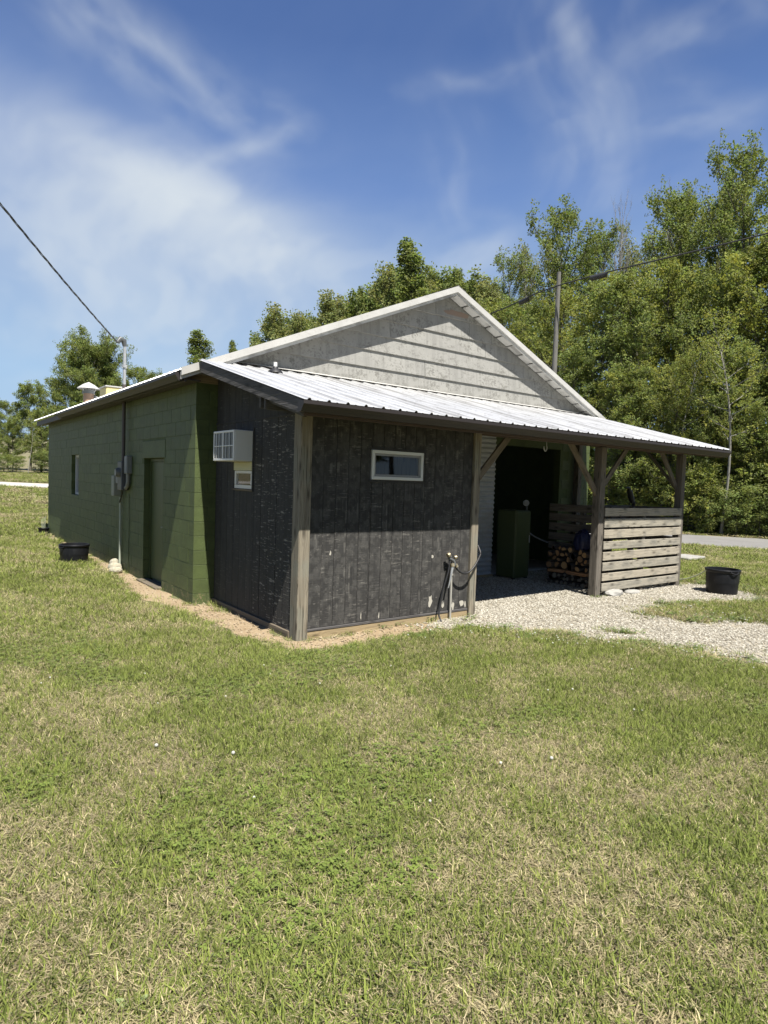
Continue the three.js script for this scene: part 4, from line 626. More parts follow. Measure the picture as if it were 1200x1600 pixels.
// ---------------------------------------------------------------- porch clutter in the shade
{
  const c = thing('storage_cabinet', 'dark green upright cabinet standing in the shaded porch', 'cabinet', [0, 0, 0]);
  const cm = M.greenDoor;
  bx('body', c, cm, 6.07, 6.50, .04, 1.34, .09, .54, .008); const d = bx('door', c, cm, 6.085, 6.485, .08, 1.32, .542, .56, .006); bx('handle', d, M.galv, 6.45, 6.47, .72, .86, .563, .578, .003); for (const [x, z] of [[6.09, .11], [6.44, .11], [6.09, .48], [6.44, .48]]) bx('foot', c, M.dark, x, x + .05, -.02, .038, z, z + .05, .002); rebase(c, 6.28, 0, .32);
  const g = thing('gauge_post', 'thin post with a round white gauge beside the green cabinet', 'gauge', [6.66, 0, .30]); const b = new GB(); b.tube([[0, -.05, 0], [0, 1.43, 0]], .018, 10); mesh('post', b, M.steelDark, g); const b1 = new GB(); b1.tube([[-.02, 1.48, .0], [-.035, 1.48, .025]], .052, 20); mesh('face', b1, M.gaugeFace, g); const b2 = new GB(); b2.tube([[0, 1.48, -.02], [-.022, 1.48, .004]], .06, 20); mesh('bezel', b2, M.galv, g);
  const h = thing('pale_hose', 'pale hose hanging from the gauge post in the dark porch', 'hose', [6.68, 0, .30]); const hb = new GB(), p = []; for (let k = 0; k <= 14; k++) { const t = k / 14; p.push([.01 + .55 * t, .98 - .30 * Math.pow(t, .55), .0 + .1 * t]); } hb.tube(p, .014, 8); mesh('hose_run', hb, M.gaugeFace, h);
  const k = thing('shackle_hook', 'pale metal hook hanging under the porch roof', 'hook', [4.65, 2.43, 2.30]); const kb = new GB(), q = []; for (let i = 0; i <= 14; i++) { const a = -.4 + i / 14 * 3.9; q.push([Math.cos(a) * .035, -.03 - Math.sin(a) * .05 + .02, 0]); } kb.tube(q, .009, 8); mesh('hook', kb, M.galv, k); const kc = new GB(); kc.tube([[.032, .0, 0], [.01, .19, 0]], .006, 6); mesh('shank', kc, M.galv, k);
}
// ---------------------------------------------------------------- black bird on the bin's back rail
{
  const b = new GB(); b.tube([[.17, .0, 0], [.15, .05, 0], [.10, .12, 0], [.05, .2, 0], [.015, .27, 0], [-.01, .315, 0], [-.03, .345, 0], [-.06, .352, 0], [-.095, .352, 0], [-.125, .345, 0]], [.012, .035, .058, .062, .055, .040, .036, .026, .012, .003], 14);
  b.tube([[.15, .06, .03], [.2, -.04, .01]], [.03, .008], 8); b.tube([[.09, .08, .025], [.085, .0, .025]], .008, 6); b.tube([[.09, .08, -.025], [.085, .0, -.025]], .008, 6);
  const m = mesh(numbered('black_bird'), b, M.bird, scene); m.position.set(8.50, 1.496, 1.39); tag(m, 'black bird perched upright on the plank bin back rail', 'bird');
}

// ---------------------------------------------------------------- utility pole and cables
{
  const p = thing('utility_pole', 'grey wooden utility pole rising behind the right gable slope', 'pole', [14.82, 0, -5.59]);
  const b = new GB(); b.tube([[0, -.3, 0], [0, 4, 0], [.02, 9.25, 0]], [.115, .10, .07], 14); mesh('shaft', b, M.pole, p);
  const k = new GB(); k.tube([[-.1, 8.72, 0], [.13, 8.72, 0]], .02, 8); k.tube([[-.12, 8.70, -.05], [-.12, 8.78, .05]], .03, 8); mesh('bracket', k, M.steelDark, p);
  const c = thing('overhead_cable', 'black overhead cable strung past the utility pole', 'cable', [14.66, 8.72, -5.59]);
  const pts = [[19, 8.9, -32], [16.6, 8.5, -19], [15.24, 8.6, -8.9], [14.66, 8.72, -5.59], [15.55, 8.92, .76], [17.2, 9.4, 12], [19, 10.2, 25]], cv = new THREE.CatmullRomCurve3(pts.map(q => new THREE.Vector3(q[0] - 14.66, q[1] - 8.72, q[2] + 5.59)));
  const w = new GB(); w.tube(cv.getPoints(70).map(q => q.toArray()), .022, 6); mesh('strand', w, M.wire, c);
  for (const [t0, t1] of [[.405, .435], [.540, .557]]) { const a = cv.getPoint(t0), d = cv.getPoint(t1), g = new GB(); g.tube([[a.x, a.y - .02, a.z], [lerp(a.x, d.x, .1), lerp(a.y, d.y, .1) - .07, lerp(a.z, d.z, .1)], [lerp(a.x, d.x, .9), lerp(a.y, d.y, .9) - .07, lerp(a.z, d.z, .9)], [d.x, d.y - .02, d.z]], [.02, .085, .085, .02], 10); mesh('splice_case', g, M.wire, c); }
  const s = thing('service_drop', 'twisted black power line running up from the roof mast', 'cable', [-.2, 4.13, -3.37]);
  const A = new THREE.Vector3(-.2, 4.13, -3.37), B = atDist(0, 318, 8.4), dir = B.clone().sub(A), e = []; for (let i = 0; i <= 90; i++) { const t = i / 90 * 3.2; e.push([dir.x * t, dir.y * t - .10 * t * (1 - t), dir.z * t]); }
  for (let j = 0; j < 3; j++) { const g = new GB(); g.tube(e.map((q, i) => [q[0] + 0.008 * Math.cos(i * .9 + j * 2.09), q[1] + 0.008 * Math.sin(i * .9 + j * 2.09), q[2] + .008 * Math.sin(i * .9 + j * 2.09)]), .0058, 5); mesh('strand', g, j ? M.wire : M.steelDark, s); }
}

// ================================================================ trees
const leafMat = new THREE.MeshPhysicalMaterial({ color: 0xffffff, specularIntensity: .5, roughness: 1, transmission: .5, thickness: 0, side: THREE.DoubleSide });
function leafClump(seed, n, rad, size) {                       // many folded leaf faces in a loose ball
  const r = rng(seed), b = new GB(), q = new THREE.Quaternion(), e = new THREE.Euler(), v = new THREE.Vector3();
  for (let i = 0; i < n; i++) {
    const a = r() * 6.283, u = r() * 2 - 1, d = rad * Math.cbrt(r()), c = [Math.cos(a) * Math.sqrt(1 - u * u) * d, u * d * .8, Math.sin(a) * Math.sqrt(1 - u * u) * d], s = size * rr(.65, 1.3, r);
    e.set(rr(-.9, .9, r), r() * 6.283, rr(-.9, .9, r)); q.setFromEuler(e); const P = (x, y, z) => { v.set(x * s, y * s, z * s).applyQuaternion(q); return [c[0] + v.x, c[1] + v.y, c[2] + v.z]; };
    const t0 = P(0, 0, -.6), l = P(-.42, .10, -.05), t1 = P(0, -.05, .62), w = P(.42, .10, -.05); b.poly([t0, l, t1], [[0, 0], [0, 1], [1, 1]]); b.poly([t0, t1, w], [[0, 0], [1, 1], [1, 0]]);
  }
  return b.geo();
}
const CLUMPS = [leafClump(501, 11, .27, .115), leafClump(502, 11, .29, .12), leafClump(503, 9, .27, .105)];
const FARCLUMPS = [leafClump(511, 12, .34, .15), leafClump(512, 12, .38, .16)];
const dummy = new THREE.Object3D(), tint = new THREE.Color();
function makeTree(name, o) {
  const r = rng(o.seed), g = new THREE.Group(); g.name = name; const H = o.H, wood = new GB(), spots = [];
  const trunkAt = t => [o.bend * Math.sin(t * 2.4 + o.seed) * t * H * .06, t * H, o.bend * Math.cos(t * 1.9 + o.seed * 2) * t * H * .05];
  const tp = [], tr = []; for (let k = 0; k <= 12; k++) { const t = k / 12 * .97; const q = trunkAt(t); if (k === 0) q[1] = -.4; tp.push(q); tr.push(Math.max(.012, o.r * Math.pow(1 - t * .98, .8) * (k === 0 ? 1.3 : 1))); } wood.tube(tp, tr, 9, false);
  for (let k = 0; k < o.limbs; k++) {
    const t = lerp(o.base, .98, Math.pow((k + .5 * r()) / o.limbs, o.dist || .9)), s = (t - o.base) / (1 - o.base), len = o.R * o.shape(s) * (o.ragged ? rr(.35, 1.2, r) : rr(.55, 1.2, r)), az = k * 2.39996 + rr(-.5, .5, r), up = lerp(o.up0, o.up1, s) + rr(-.2, .2, r), A = trunkAt(t); if (len < .15) { spots.push([...A, 1]); continue; }
    const at = q => [A[0] + Math.cos(az) * Math.cos(up) * len * q, A[1] + Math.sin(up) * len * q + .10 * len * q * q * (o.lift || 1), A[2] + Math.sin(az) * Math.cos(up) * len * q], r0 = Math.min(tr[Math.floor(t * 12)] * .55, .02 + len * .016);
    const lp = []; for (let q = 0; q <= 4; q++) { const p = at(q / 4); if (q) { p[0] += rr(-.08, .08, r) * len * .4; p[1] += rr(-.05, .05, r) * len * .4; p[2] += rr(-.08, .08, r) * len * .4; } lp.push(p); } wood.tube(lp, [r0, r0 * .8, r0 * .6, r0 * .4, r0 * .15], 5, false);
    const subs = Math.max(1, Math.round(len * (o.subs || 1.6)));
    for (let q = 0; q < subs; q++) { const f = rr(.30, 1, r), i = Math.min(3, Math.floor(f * 4)), ff = f * 4 - i, p0 = [0, 1, 2].map(c => lerp(lp[i][c], lp[i + 1][c], ff)), sl = len * rr(.18, .38, r), a2 = az + rr(-1.5, 1.5, r), u2 = up + rr(-.3, .8, r), p1 = [p0[0] + Math.cos(a2) * Math.cos(u2) * sl, p0[1] + Math.sin(u2) * sl, p0[2] + Math.sin(a2) * Math.cos(u2) * sl]; wood.tube([p0, p1], [r0 * .35, r0 * .08], 4, false); for (const w of [.35, .7, 1]) spots.push([lerp(p0[0], p1[0], w), lerp(p0[1], p1[1], w), lerp(p0[2], p1[2], w), s]); }
    for (const w of [.55, .8, 1]) { const i = Math.min(3, Math.floor(w * 4)), ff = w * 4 - i; spots.push([...[0, 1, 2].map(c => lerp(lp[i][c], lp[i + 1][c], ff)), s]); }
  }
  mesh('trunk', wood, o.bark || M.bark, g);
  if (o.leaves !== 0) {
    const per = o.leaves, list = []; for (const p of spots) for (let k = 0; k < per; k++) if (r() < (o.keep || 1)) list.push(p);
    const im = new THREE.InstancedMesh(o.clump, leafMat, list.length); im.name = 'crown'; im.userData.kind = 'stuff'; im.castShadow = im.receiveShadow = true;
    list.forEach((p, i) => { const j = o.jit || .5; dummy.position.set(p[0] + rr(-j, j, r), p[1] + rr(-j, j, r) * .8, p[2] + rr(-j, j, r)); dummy.rotation.set(r() * 6, r() * 6, r() * 6); dummy.scale.setScalar(rr(.6, 1.15, r) * (o.cs || 1)); dummy.updateMatrix(); im.setMatrixAt(i, dummy.matrix); const c = o.color, v = rr(.72, 1.3, r), y = rr(-.12, .16, r); tint.setRGB(c[0] * v * (1 + y), c[1] * v, c[2] * v * (1 - y)); im.setColorAt(i, tint); });
    g.add(im);
  }
  return g;
}
const full = s => Math.pow(Math.sin(Math.PI * clamp(.12 + .86 * s)), .7) * (1 - .15 * s), oval = s => Math.sqrt(Math.max(0, 1 - Math.pow(2 * (s * .96 + .02) - 1, 2))), cone = s => Math.pow(1 - s, .75) * .95 + .04, dome = s => Math.pow(Math.max(0, 1 - s * s), .6) * (.55 + .45 * smooth(0, .4, s));
const GREEN = [.168, .212, .042], YELLOW = [.218, .248, .042], OLIVE = [.198, .222, .062];
const KINDS = {
  edge: ['leafy_tree', { H: 14, R: 3.4, r: .13, base: .08, limbs: 40, up0: .15, up1: .95, bend: 1, shape: full, leaves: 2, clump: CLUMPS[0], color: YELLOW, seed: 1, jit: .36, subs: 3.6, keep: .8 }],
  edge2: ['leafy_tree', { H: 14, R: 3.1, r: .12, base: .12, limbs: 38, up0: .2, up1: 1.0, bend: 1.6, shape: oval, leaves: 2, clump: CLUMPS[1], color: GREEN, seed: 2, jit: .36, subs: 3.6, keep: .8 }],
  tall: ['tall_tree', { H: 20, R: 3.6, r: .22, base: .32, limbs: 34, up0: .5, up1: 1.2, bend: 1, shape: oval, leaves: 2, clump: CLUMPS[1], color: GREEN, seed: 3, jit: .36, subs: 3.4, cs: 1.0, keep: .72 }],
  tall2: ['tall_tree', { H: 20, R: 3.2, r: .2, base: .28, limbs: 32, up0: .6, up1: 1.25, bend: 1.3, shape: dome, leaves: 1, clump: CLUMPS[2], color: OLIVE, seed: 4, jit: .34, subs: 4.2, bark: M.barkPale, cs: 1.15 }],
  spire: ['slender_tree', { H: 20, R: 3.7, r: .18, base: .2, limbs: 44, up0: .6, up1: 1.25, bend: .7, shape: cone, leaves: 2, clump: FARCLUMPS[0], color: GREEN, seed: 5, jit: .34, subs: 2.3, ragged: 1 }],
  spire2: ['slender_tree', { H: 20, R: 4.2, r: .2, base: .2, limbs: 38, up0: .55, up1: 1.2, bend: 1.1, shape: cone, leaves: 2, clump: FARCLUMPS[1], color: OLIVE, seed: 6, jit: .4, subs: 2.2, ragged: 1, bark: M.barkPale }],
  round: ['round_crowned_tree', { H: 17, R: 5.6, r: .34, base: .30, limbs: 84, up0: .0, up1: 1.0, bend: .5, shape: s => Math.pow(oval(.04 + .94 * s), .75), leaves: 3, clump: FARCLUMPS[1], color: GREEN, seed: 7, jit: .45, subs: 2.6 }],
  wood: ['woodland_tree', { H: 15, R: 3.8, r: .18, base: .18, limbs: 36, up0: .15, up1: 1, bend: 1, shape: full, leaves: 2, clump: FARCLUMPS[0], color: GREEN, seed: 8, jit: .45, subs: 2.4 }],
  bare: ['bare_tree', { H: 20, R: 2.6, r: .14, base: .4, limbs: 40, up0: .7, up1: 1.3, bend: .8, shape: oval, leaves: 0, seed: 9, subs: 7, color: GREEN, bark: M.barkPale, clump: CLUMPS[0] }],
  sapling: ['pale_barked_sapling', { H: 13, R: 2.2, r: .085, base: .42, limbs: 24, up0: .4, up1: 1, bend: 2.2, shape: full, leaves: 1, clump: CLUMPS[2], color: YELLOW, seed: 10, jit: .4, bark: M.barkPale, subs: 3 }],
  shrub: ['shrub', { H: 3.2, R: 1.7, r: .04, base: .04, limbs: 24, up0: .35, up1: 1.2, bend: 1, shape: full, leaves: 3, clump: CLUMPS[2], color: GREEN, seed: 11, jit: .28, cs: .9 }],
  shrub2: ['shrub', { H: 3.4, R: 1.9, r: .04, base: .04, limbs: 24, up0: .3, up1: 1.2, bend: 1, shape: dome, leaves: 3, clump: CLUMPS[0], color: YELLOW, seed: 12, jit: .28, cs: .85 }],
};
const protos = {}; let clumpCount = 0;
function plant(kind, px, pyTop, dist, wide, label, category, group, turn) {
  const top = atDist(px, pyTop, dist), gy = ground(top.x, top.z), [name, o] = KINDS[kind]; protos[kind] ||= makeTree(name, o);
  const t = protos[kind].clone(); t.name = numbered(name); t.position.set(top.x, gy, top.z); const s = (top.y - gy) / (o.H * 1.05); t.scale.set(s * wide, s, s * wide); t.rotation.y = turn === undefined ? R() * 6.283 : turn; scene.add(t); return tag(t, label, category, group);
}
// right side: woodland across the road, from its edge back
const WL = { tall: 'tall mid-green tree rising out of the woodland across the road', tall2: 'tall loose grey-green tree in the woodland across the road', edge: 'yellow-green tree leafy to the ground across the road', edge2: 'mid-green tree leafy to the ground across the road' };
for (const [k, x, y, d, w] of [
  ['tall', 905, 318, 43, 1.0], ['tall2', 825, 365, 50, .8], ['tall2', 862, 372, 47, .8], ['tall', 940, 348, 46, .8], ['tall2', 1125, 252, 40, .85], ['tall', 1192, 226, 36, .9], ['tall', 1085, 302, 39, 1.0], ['tall', 1040, 318, 41, .9], ['tall2', 1165, 262, 42, .85], ['tall', 1250, 240, 37, 1], ['tall', 1310, 200, 36, 1], ['tall2', 1000, 345, 44, .9], ['tall', 790, 408, 52, .9], ['tall2', 1015, 335, 48, 1], ['tall2', 960, 352, 45, .9], ['tall2', 1062, 300, 43, .8], ['tall2', 1100, 284, 44, .8], ['tall', 1148, 268, 40, .8], ['tall2', 878, 345, 48, .8], ['tall2', 845, 385, 50, .9], ['tall', 925, 372, 48, .9], ['tall2', 975, 375, 47, .9],
  ['edge', 800, 455, 42, 1.1], ['edge2', 845, 470, 39, 1.05], ['edge', 890, 440, 38, 1.0], ['edge2', 935, 455, 36, 1.1], ['edge', 985, 400, 36, 1.05], ['edge2', 1020, 440, 34, 1.0], ['edge', 1065, 385, 35, 1.0], ['edge2', 1110, 430, 33.5, .95], ['edge', 1165, 360, 34, 1.0], ['edge2', 1215, 350, 33.5, 1.0], ['edge', 1280, 330, 33, 1.1],
  ['edge', 960, 560, 32.5, 1.15], ['edge2', 1010, 575, 32, 1.25], ['edge', 1060, 545, 31.6, 1.1], ['edge2', 1112, 560, 31.4, 1.1], ['edge', 1170, 575, 31.6, 1.1], ['edge2', 1205, 545, 31.8, 1.15], ['edge2', 905, 555, 35, 1.2], ['edge', 850, 560, 38, 1.2], ['edge', 1255, 520, 31.8, 1.2], ['edge2', 1090, 640, 30.8, 1.4], ['edge', 1140, 655, 30.8, 1.4], ['edge2', 1190, 640, 31, 1.4], ['edge', 1040, 650, 31.2, 1.4], ['edge2', 985, 655, 32, 1.4]]) plant(k, x, y, d, w, WL[k], 'tree', 'woodland across the road: ' + k.replace('2', ', looser kind'));
plant('bare', 985, 292, 42, .8, 'leafless grey twiggy tree rising above the woodland', 'tree'); plant('bare', 1045, 285, 44, .5, 'thin bare treetop poking above the leafy woodland', 'tree');
plant('sapling', 1147, 480, 29.8, 1.1, 'slim pale forked trunk standing at the roadside woodland edge', 'tree', undefined, 1); plant('sapling', 1073, 520, 29.9, .9, 'straight pale trunk at the woodland edge behind the last porch post', 'tree', undefined, 4);
for (const [k, x, y, d] of [['shrub2', 1098, 740, 30], ['shrub', 1135, 765, 30.2], ['shrub', 1170, 765, 30], ['shrub2', 1200, 690, 31], ['shrub', 1235, 760, 30], ['shrub', 1080, 745, 30.4], ['shrub2', 1050, 740, 31], ['shrub', 1020, 745, 31.5], ['shrub', 985, 735, 32], ['shrub', 955, 725, 33], ['shrub', 1160, 715, 32], ['shrub', 1115, 720, 31.6], ['shrub', 1270, 740, 30], ['shrub', 925, 730, 34], ['shrub', 1000, 700, 33], ['shrub', 1060, 700, 33], ['shrub', 1108, 785, 29.6], ['shrub', 1152, 790, 29.6], ['shrub', 1190, 785, 29.8]]) plant(k, x, y, d, 1.35, k === 'shrub' ? 'mid-green shrub under the trees along the road' : 'bright yellow-green shrub under the trees along the road', 'shrub', k === 'shrub' ? 'mid-green roadside shrubs' : 'bright roadside shrubs');
// behind the roof
for (const [k, x, y, d, w, l] of [
  ['spire', 322, 506, 58, 1.75, 'lone narrow tree standing above the left roof slope'], ['spire', 372, 520, 62, .9, 'thin spindly treetop just above the left roof slope'], ['spire2', 448, 460, 56, 1.25], ['spire', 408, 515, 60, .9], ['spire2', 515, 432, 54, 1.3], ['spire', 572, 428, 56, .7], ['spire', 595, 424, 55, .9], ['spire2', 545, 445, 56, 1.1], ['spire', 660, 350, 48, 1.35, 'tallest pointed tree above the ridge of the white roof'], ['spire2', 628, 395, 50, 1.2], ['spire', 700, 398, 50, .9], ['spire', 728, 402, 52, .7], ['spire2', 765, 410, 50, 1.1], ['spire2', 690, 420, 52, 1.3], ['spire2', 600, 450, 54, 1.4], ['spire2', 485, 475, 56, 1.2], ['spire2', 745, 425, 48, 1.2], ['tall2', 780, 430, 51, .9]]) plant(k, x, y, d, w, l || 'pointed tree in the row showing above the roof', 'tree', l ? undefined : 'trees in a row behind the roof');
for (const [x, y, d] of [[430, 500, 62], [475, 492, 61], [530, 470, 60], [570, 460, 60], [618, 440, 58], [665, 425, 58], [712, 428, 57], [755, 438, 56], [640, 420, 62]]) plant('wood', x, y, d, 1.0, 'leafy tree between the pointed treetops behind the roof', 'tree', 'leafy trees behind the roof');
// far left
plant('round', 152, 552, 68, 1.0, 'big round-crowned tree behind the stove pipe and mast', 'tree', undefined, 2);
for (const [x, y, d, w] of [[12, 625, 70, 1.1], [48, 600, 68, 1.1], [85, 588, 70, 1.0], [65, 640, 63, 1.1], [20, 655, 63, 1.1], [108, 600, 66, 1.1], [-25, 610, 68, 1.2], [-60, 600, 66, 1.2], [215, 570, 72, .9], [235, 580, 70, .8], [185, 590, 66, 1.0], [130, 630, 63, 1.2], [-20, 660, 62, 1.2], [-95, 590, 66, 1.2]]) plant('wood', x, y, d, w, 'woodland tree beyond the lane past the green wall', 'tree', 'woodland trees past the green wall');
plant('sapling', 44, 640, 60, .9, 'pale straight trunk in the woodland past the green wall', 'tree', undefined, 3);
for (const [x, y, d] of [[5, 712, 61], [25, 715, 62], [62, 712, 62], [78, 708, 61], [95, 705, 61], [-18, 712, 61]]) plant('shrub', x, y, d, 1.6, 'low leafy bush at the foot of the woodland past the green wall', 'shrub', 'undergrowth past the green wall');
// the field behind the photographer ends in trees too: the front window mirrors them
for (let i = 0; i < 9; i++) { const a = lerp(-.5, 1.15, i / 8), d = 40 + 9 * hash(i, 4, 4), t = (protos.wood).clone(); t.name = numbered('woodland_tree'); t.position.set(2 + Math.sin(a) * d, 0, 8 + Math.cos(a) * d); t.rotation.y = i * 1.7; t.scale.setScalar(1.05 + .3 * hash(i, 2, 2)); scene.add(t); tag(t, 'leafy tree in the row facing the shed front across the lawn', 'tree', 'trees across the lawn'); }
// shade under the woodland: leafy undergrowth too dense to count
{
  const r = rng(900), n = 4200, im = new THREE.InstancedMesh(CLUMPS[1], leafMat, n); im.name = 'undergrowth'; im.userData = { kind: 'stuff', label: 'dense leafy undergrowth filling the woodland across the road', category: 'undergrowth' }; im.castShadow = im.receiveShadow = true;
  for (let i = 0; i < n; i++) { const p = atDist(rr(740, 1330, r), 760, rr(32, 56, r)), h = Math.pow(r(), 1.6) * 4.5; dummy.position.set(p.x, ground(p.x, p.z) + .2 + h, p.z); dummy.rotation.set(r() * 6, r() * 6, r() * 6); dummy.scale.setScalar(rr(.8, 1.7, r)); dummy.updateMatrix(); im.setMatrixAt(i, dummy.matrix); const v = rr(.75, 1.2, r); tint.setRGB(GREEN[0] * v, GREEN[1] * v, GREEN[2] * v); im.setColorAt(i, tint); }
  scene.add(im);
}

// ================================================================ lawn
function tuft(seed, n, spread, l0, l1, w0, w1, lean0, lean1, segs = 2) {
  const r = rng(seed), b = new GB();
  for (let i = 0; i < n; i++) {
    const a = r() * 6.283, d = spread * Math.sqrt(r()), x = Math.cos(a) * d, z = Math.sin(a) * d, h = r() * 6.283, len = rr(l0, l1, r), w = rr(w0, w1, r) / 2, ln = rr(lean0, lean1, r), dx = Math.cos(h), dz = Math.sin(h), tw = rr(-.8, .8, r), sx = -Math.sin(h + tw) * w, sz = Math.cos(h + tw) * w;
    const at = t => { const q = ln * (.35 + .65 * t); return [x + dx * Math.sin(q) * len * t, Math.cos(q) * len * t - .004, z + dz * Math.sin(q) * len * t]; };
    let p = at(0); for (let k = 1; k <= segs; k++) { const q = at(k / segs), s0 = k === 1 ? .8 : 1, s1 = k === segs ? 0 : .9, A = [p[0] - sx * s0, p[1], p[2] - sz * s0], B = [p[0] + sx * s0, p[1], p[2] + sz * s0]; if (s1) b.poly([A, B, [q[0] + sx, q[1], q[2] + sz], [q[0] - sx, q[1], q[2] - sz]], [[0, 0], [1, 0], [1, 1], [0, 1]]); else b.poly([A, B, q], [[0, 0], [1, 0], [.5, 1]]); p = q; }
  }
  return b.geo();
}
function clover(seed) { const r = rng(seed), b = new GB(); for (let i = 0; i < 9; i++) { const a = r() * 6.283, d = .05 * Math.sqrt(r()), x = Math.cos(a) * d, z = Math.sin(a) * d, y = rr(.018, .045, r); for (let k = 0; k < 3; k++) { const g = k * 2.094 + a, s = rr(.009, .014, r), t = rr(-.3, .4, r); b.poly([[x, y, z], [x + Math.cos(g - .55) * s, y + t * s, z + Math.sin(g - .55) * s], [x + Math.cos(g) * s * 1.35, y + t * s * 1.2, z + Math.sin(g) * s * 1.35], [x + Math.cos(g + .55) * s, y + t * s, z + Math.sin(g + .55) * s]], [[0, 0], [1, 0], [1, 1], [0, 1]]); } } return b.geo(); }
const bladeMat = new THREE.MeshPhysicalMaterial({ color: 0xffffff, specularIntensity: .3, roughness: 1, transmission: .3, thickness: 0, side: THREE.DoubleSide });
const strawMat = std({ color: 0xffffff, roughness: .9 });
const fwd = new THREE.Vector3(0, 0, -1).applyQuaternion(camera.quaternion), cx = camera.position.x, cz = camera.position.z, yaw = Math.atan2(fwd.x, -fwd.z);
const lawn = new THREE.Group(); lawn.name = 'lawn_grass'; lawn.userData = { kind: 'stuff', label: 'mown lawn of mixed green and dry straw grass', category: 'grass' }; scene.add(lawn);
{
  const tufts = [
    ['short_grass', [tuft(31, 15, .055, .03, .075, .003, .0052, .2, 1.2), tuft(32, 15, .055, .03, .085, .003, .0052, .2, 1.3)], bladeMat],
    ['long_grass', [tuft(33, 20, .04, .06, .12, .003, .005, .1, .9, 3)], bladeMat],
    ['dry_grass', [tuft(34, 13, .065, .03, .085, .0026, .0044, .95, 1.5), tuft(35, 13, .065, .03, .08, .0026, .0042, .7, 1.45)], strawMat],
    ['clover', [clover(36)], bladeMat],
  ];
  const lists = tufts.map(t => t[1].map(() => [])), r = rng(4242);
  const blocked = (x, z) => (x > -.02 && x < W + .1 && z < .02 && z > -L - .1) || (x > .26 && x < 3.1 && z < D && z > 0);
  const roadPts = new THREE.CatmullRomCurve3(ROAD.map(([x, z]) => new THREE.Vector3(x, 0, z))).getPoints(200);
  roadPts.push(...new THREE.CatmullRomCurve3(LANE.map(([x, z]) => new THREE.Vector3(x, 0, z))).getPoints(120));
  const onRoad = (x, z) => { for (const p of roadPts) if ((p.x - x) ** 2 + (p.z - z) ** 2 < 9.5) return true; return false; };
  const put = (k, x, z, s, c) => { const v = lists[k]; v[Math.floor(r() * v.length)].push([x, z, s, c]); };
  const GA = [.118, .162, .030], GB_ = [.212, .250, .054], GY = [.315, .31, .107], SA = [.44, .385, .222], SB = [.25, .205, .115];
  // lawn discs: many blades with their own colours in one piece, four steps from green to dry
  const blob = (seed, n, rad, dry, tall) => {
    const q = rng(seed), parts = [], cols = [];
    for (let i = 0; i < n; i++) {
      const a = q() * 6.283, d = rad * Math.pow(q(), .62), x0 = Math.cos(a) * d, z0 = Math.sin(a) * d, cn = vnoise(x0 * 22 + seed, z0 * 22, 7), cl = smooth(.25, .75, cn), straw = q() < (dry * .80 + .14) * lerp(1.35, .6, cl); let x = x0, z = z0; if (!straw && q() < .6) { const k = Math.floor(q() * 14), ka = hash(k, seed, 1) * 6.283, kd = rad * Math.sqrt(hash(k, seed, 2)); x = Math.cos(ka) * kd + rr(-.018, .018, q); z = Math.sin(ka) * kd + rr(-.018, .018, q); }
      const h = q() * 6.283, len = (straw ? rr(.028, .088, q) : rr(.028, .084, q) * (.6 + .6 * cl) * tall), w = (straw ? rr(.0026, .0046, q) : rr(.003, .006, q)) / 2, ln = straw ? rr(.95, 1.52, q) : rr(.25, 1.35, q), dx = Math.cos(h), dz = Math.sin(h), tw = rr(-.8, .8, q), sx = -Math.sin(h + tw) * w, sz = Math.cos(h + tw) * w, lift = straw ? rr(0, .02, q) : 0;
      const at = t => { const g = ln * (.35 + .65 * t); return [x + dx * Math.sin(g) * len * t, lift + Math.cos(g) * len * t - .004, z + dz * Math.sin(g) * len * t]; }, p = at(0), m = at(.55), e = at(1);
      parts.push(p[0] - sx, p[1], p[2] - sz, p[0] + sx, p[1], p[2] + sz, m[0] + sx, m[1], m[2] + sz, m[0] - sx, m[1], m[2] - sz, e[0], e[1], e[2]);
      const v = rr(.5, 1.35, q), c = straw ? mix3(SB, SA, q()) : mix3(mix3(GA, GB_, q()), GY, Math.pow(q(), 1.8) * (.2 + .6 * dry)); for (let k = 0; k < 5; k++) cols.push(c[0] * v, c[1] * v, c[2] * v);
    }
    const idx = []; for (let i = 0; i < n; i++) { const o = i * 5; idx.push(o, o + 1, o + 2, o, o + 2, o + 3, o + 3, o + 2, o + 4); }
    const g = new THREE.BufferGeometry(); g.setAttribute('position', new THREE.Float32BufferAttribute(parts, 3)); g.setAttribute('color', new THREE.Float32BufferAttribute(cols, 3)); g.setIndex(idx); g.computeVertexNormals(); return g;
  };
  const LEV = [.05, .22, .42, .72], discs = LEV.flatMap((d, i) => [0, 1, 2].map(j => blob(700 + i * 3 + j, 880, .20, d, 1.1 - .25 * d + .08 * j))), discList = discs.map(() => []);
  const tint1 = (x, z) => { const v = .86 + .3 * fbm(x * 1.7 + 9, z * 1.7 + 4, 300, 3); return [v, v, v]; };
  const bands = [[1.0, 7.5, 1, .135], [7.5, 12, 1.3, .20], [12, 19, 1.8, .32], [19, 30, 2.6, .56], [30, 62, 4.2, 1.1]];
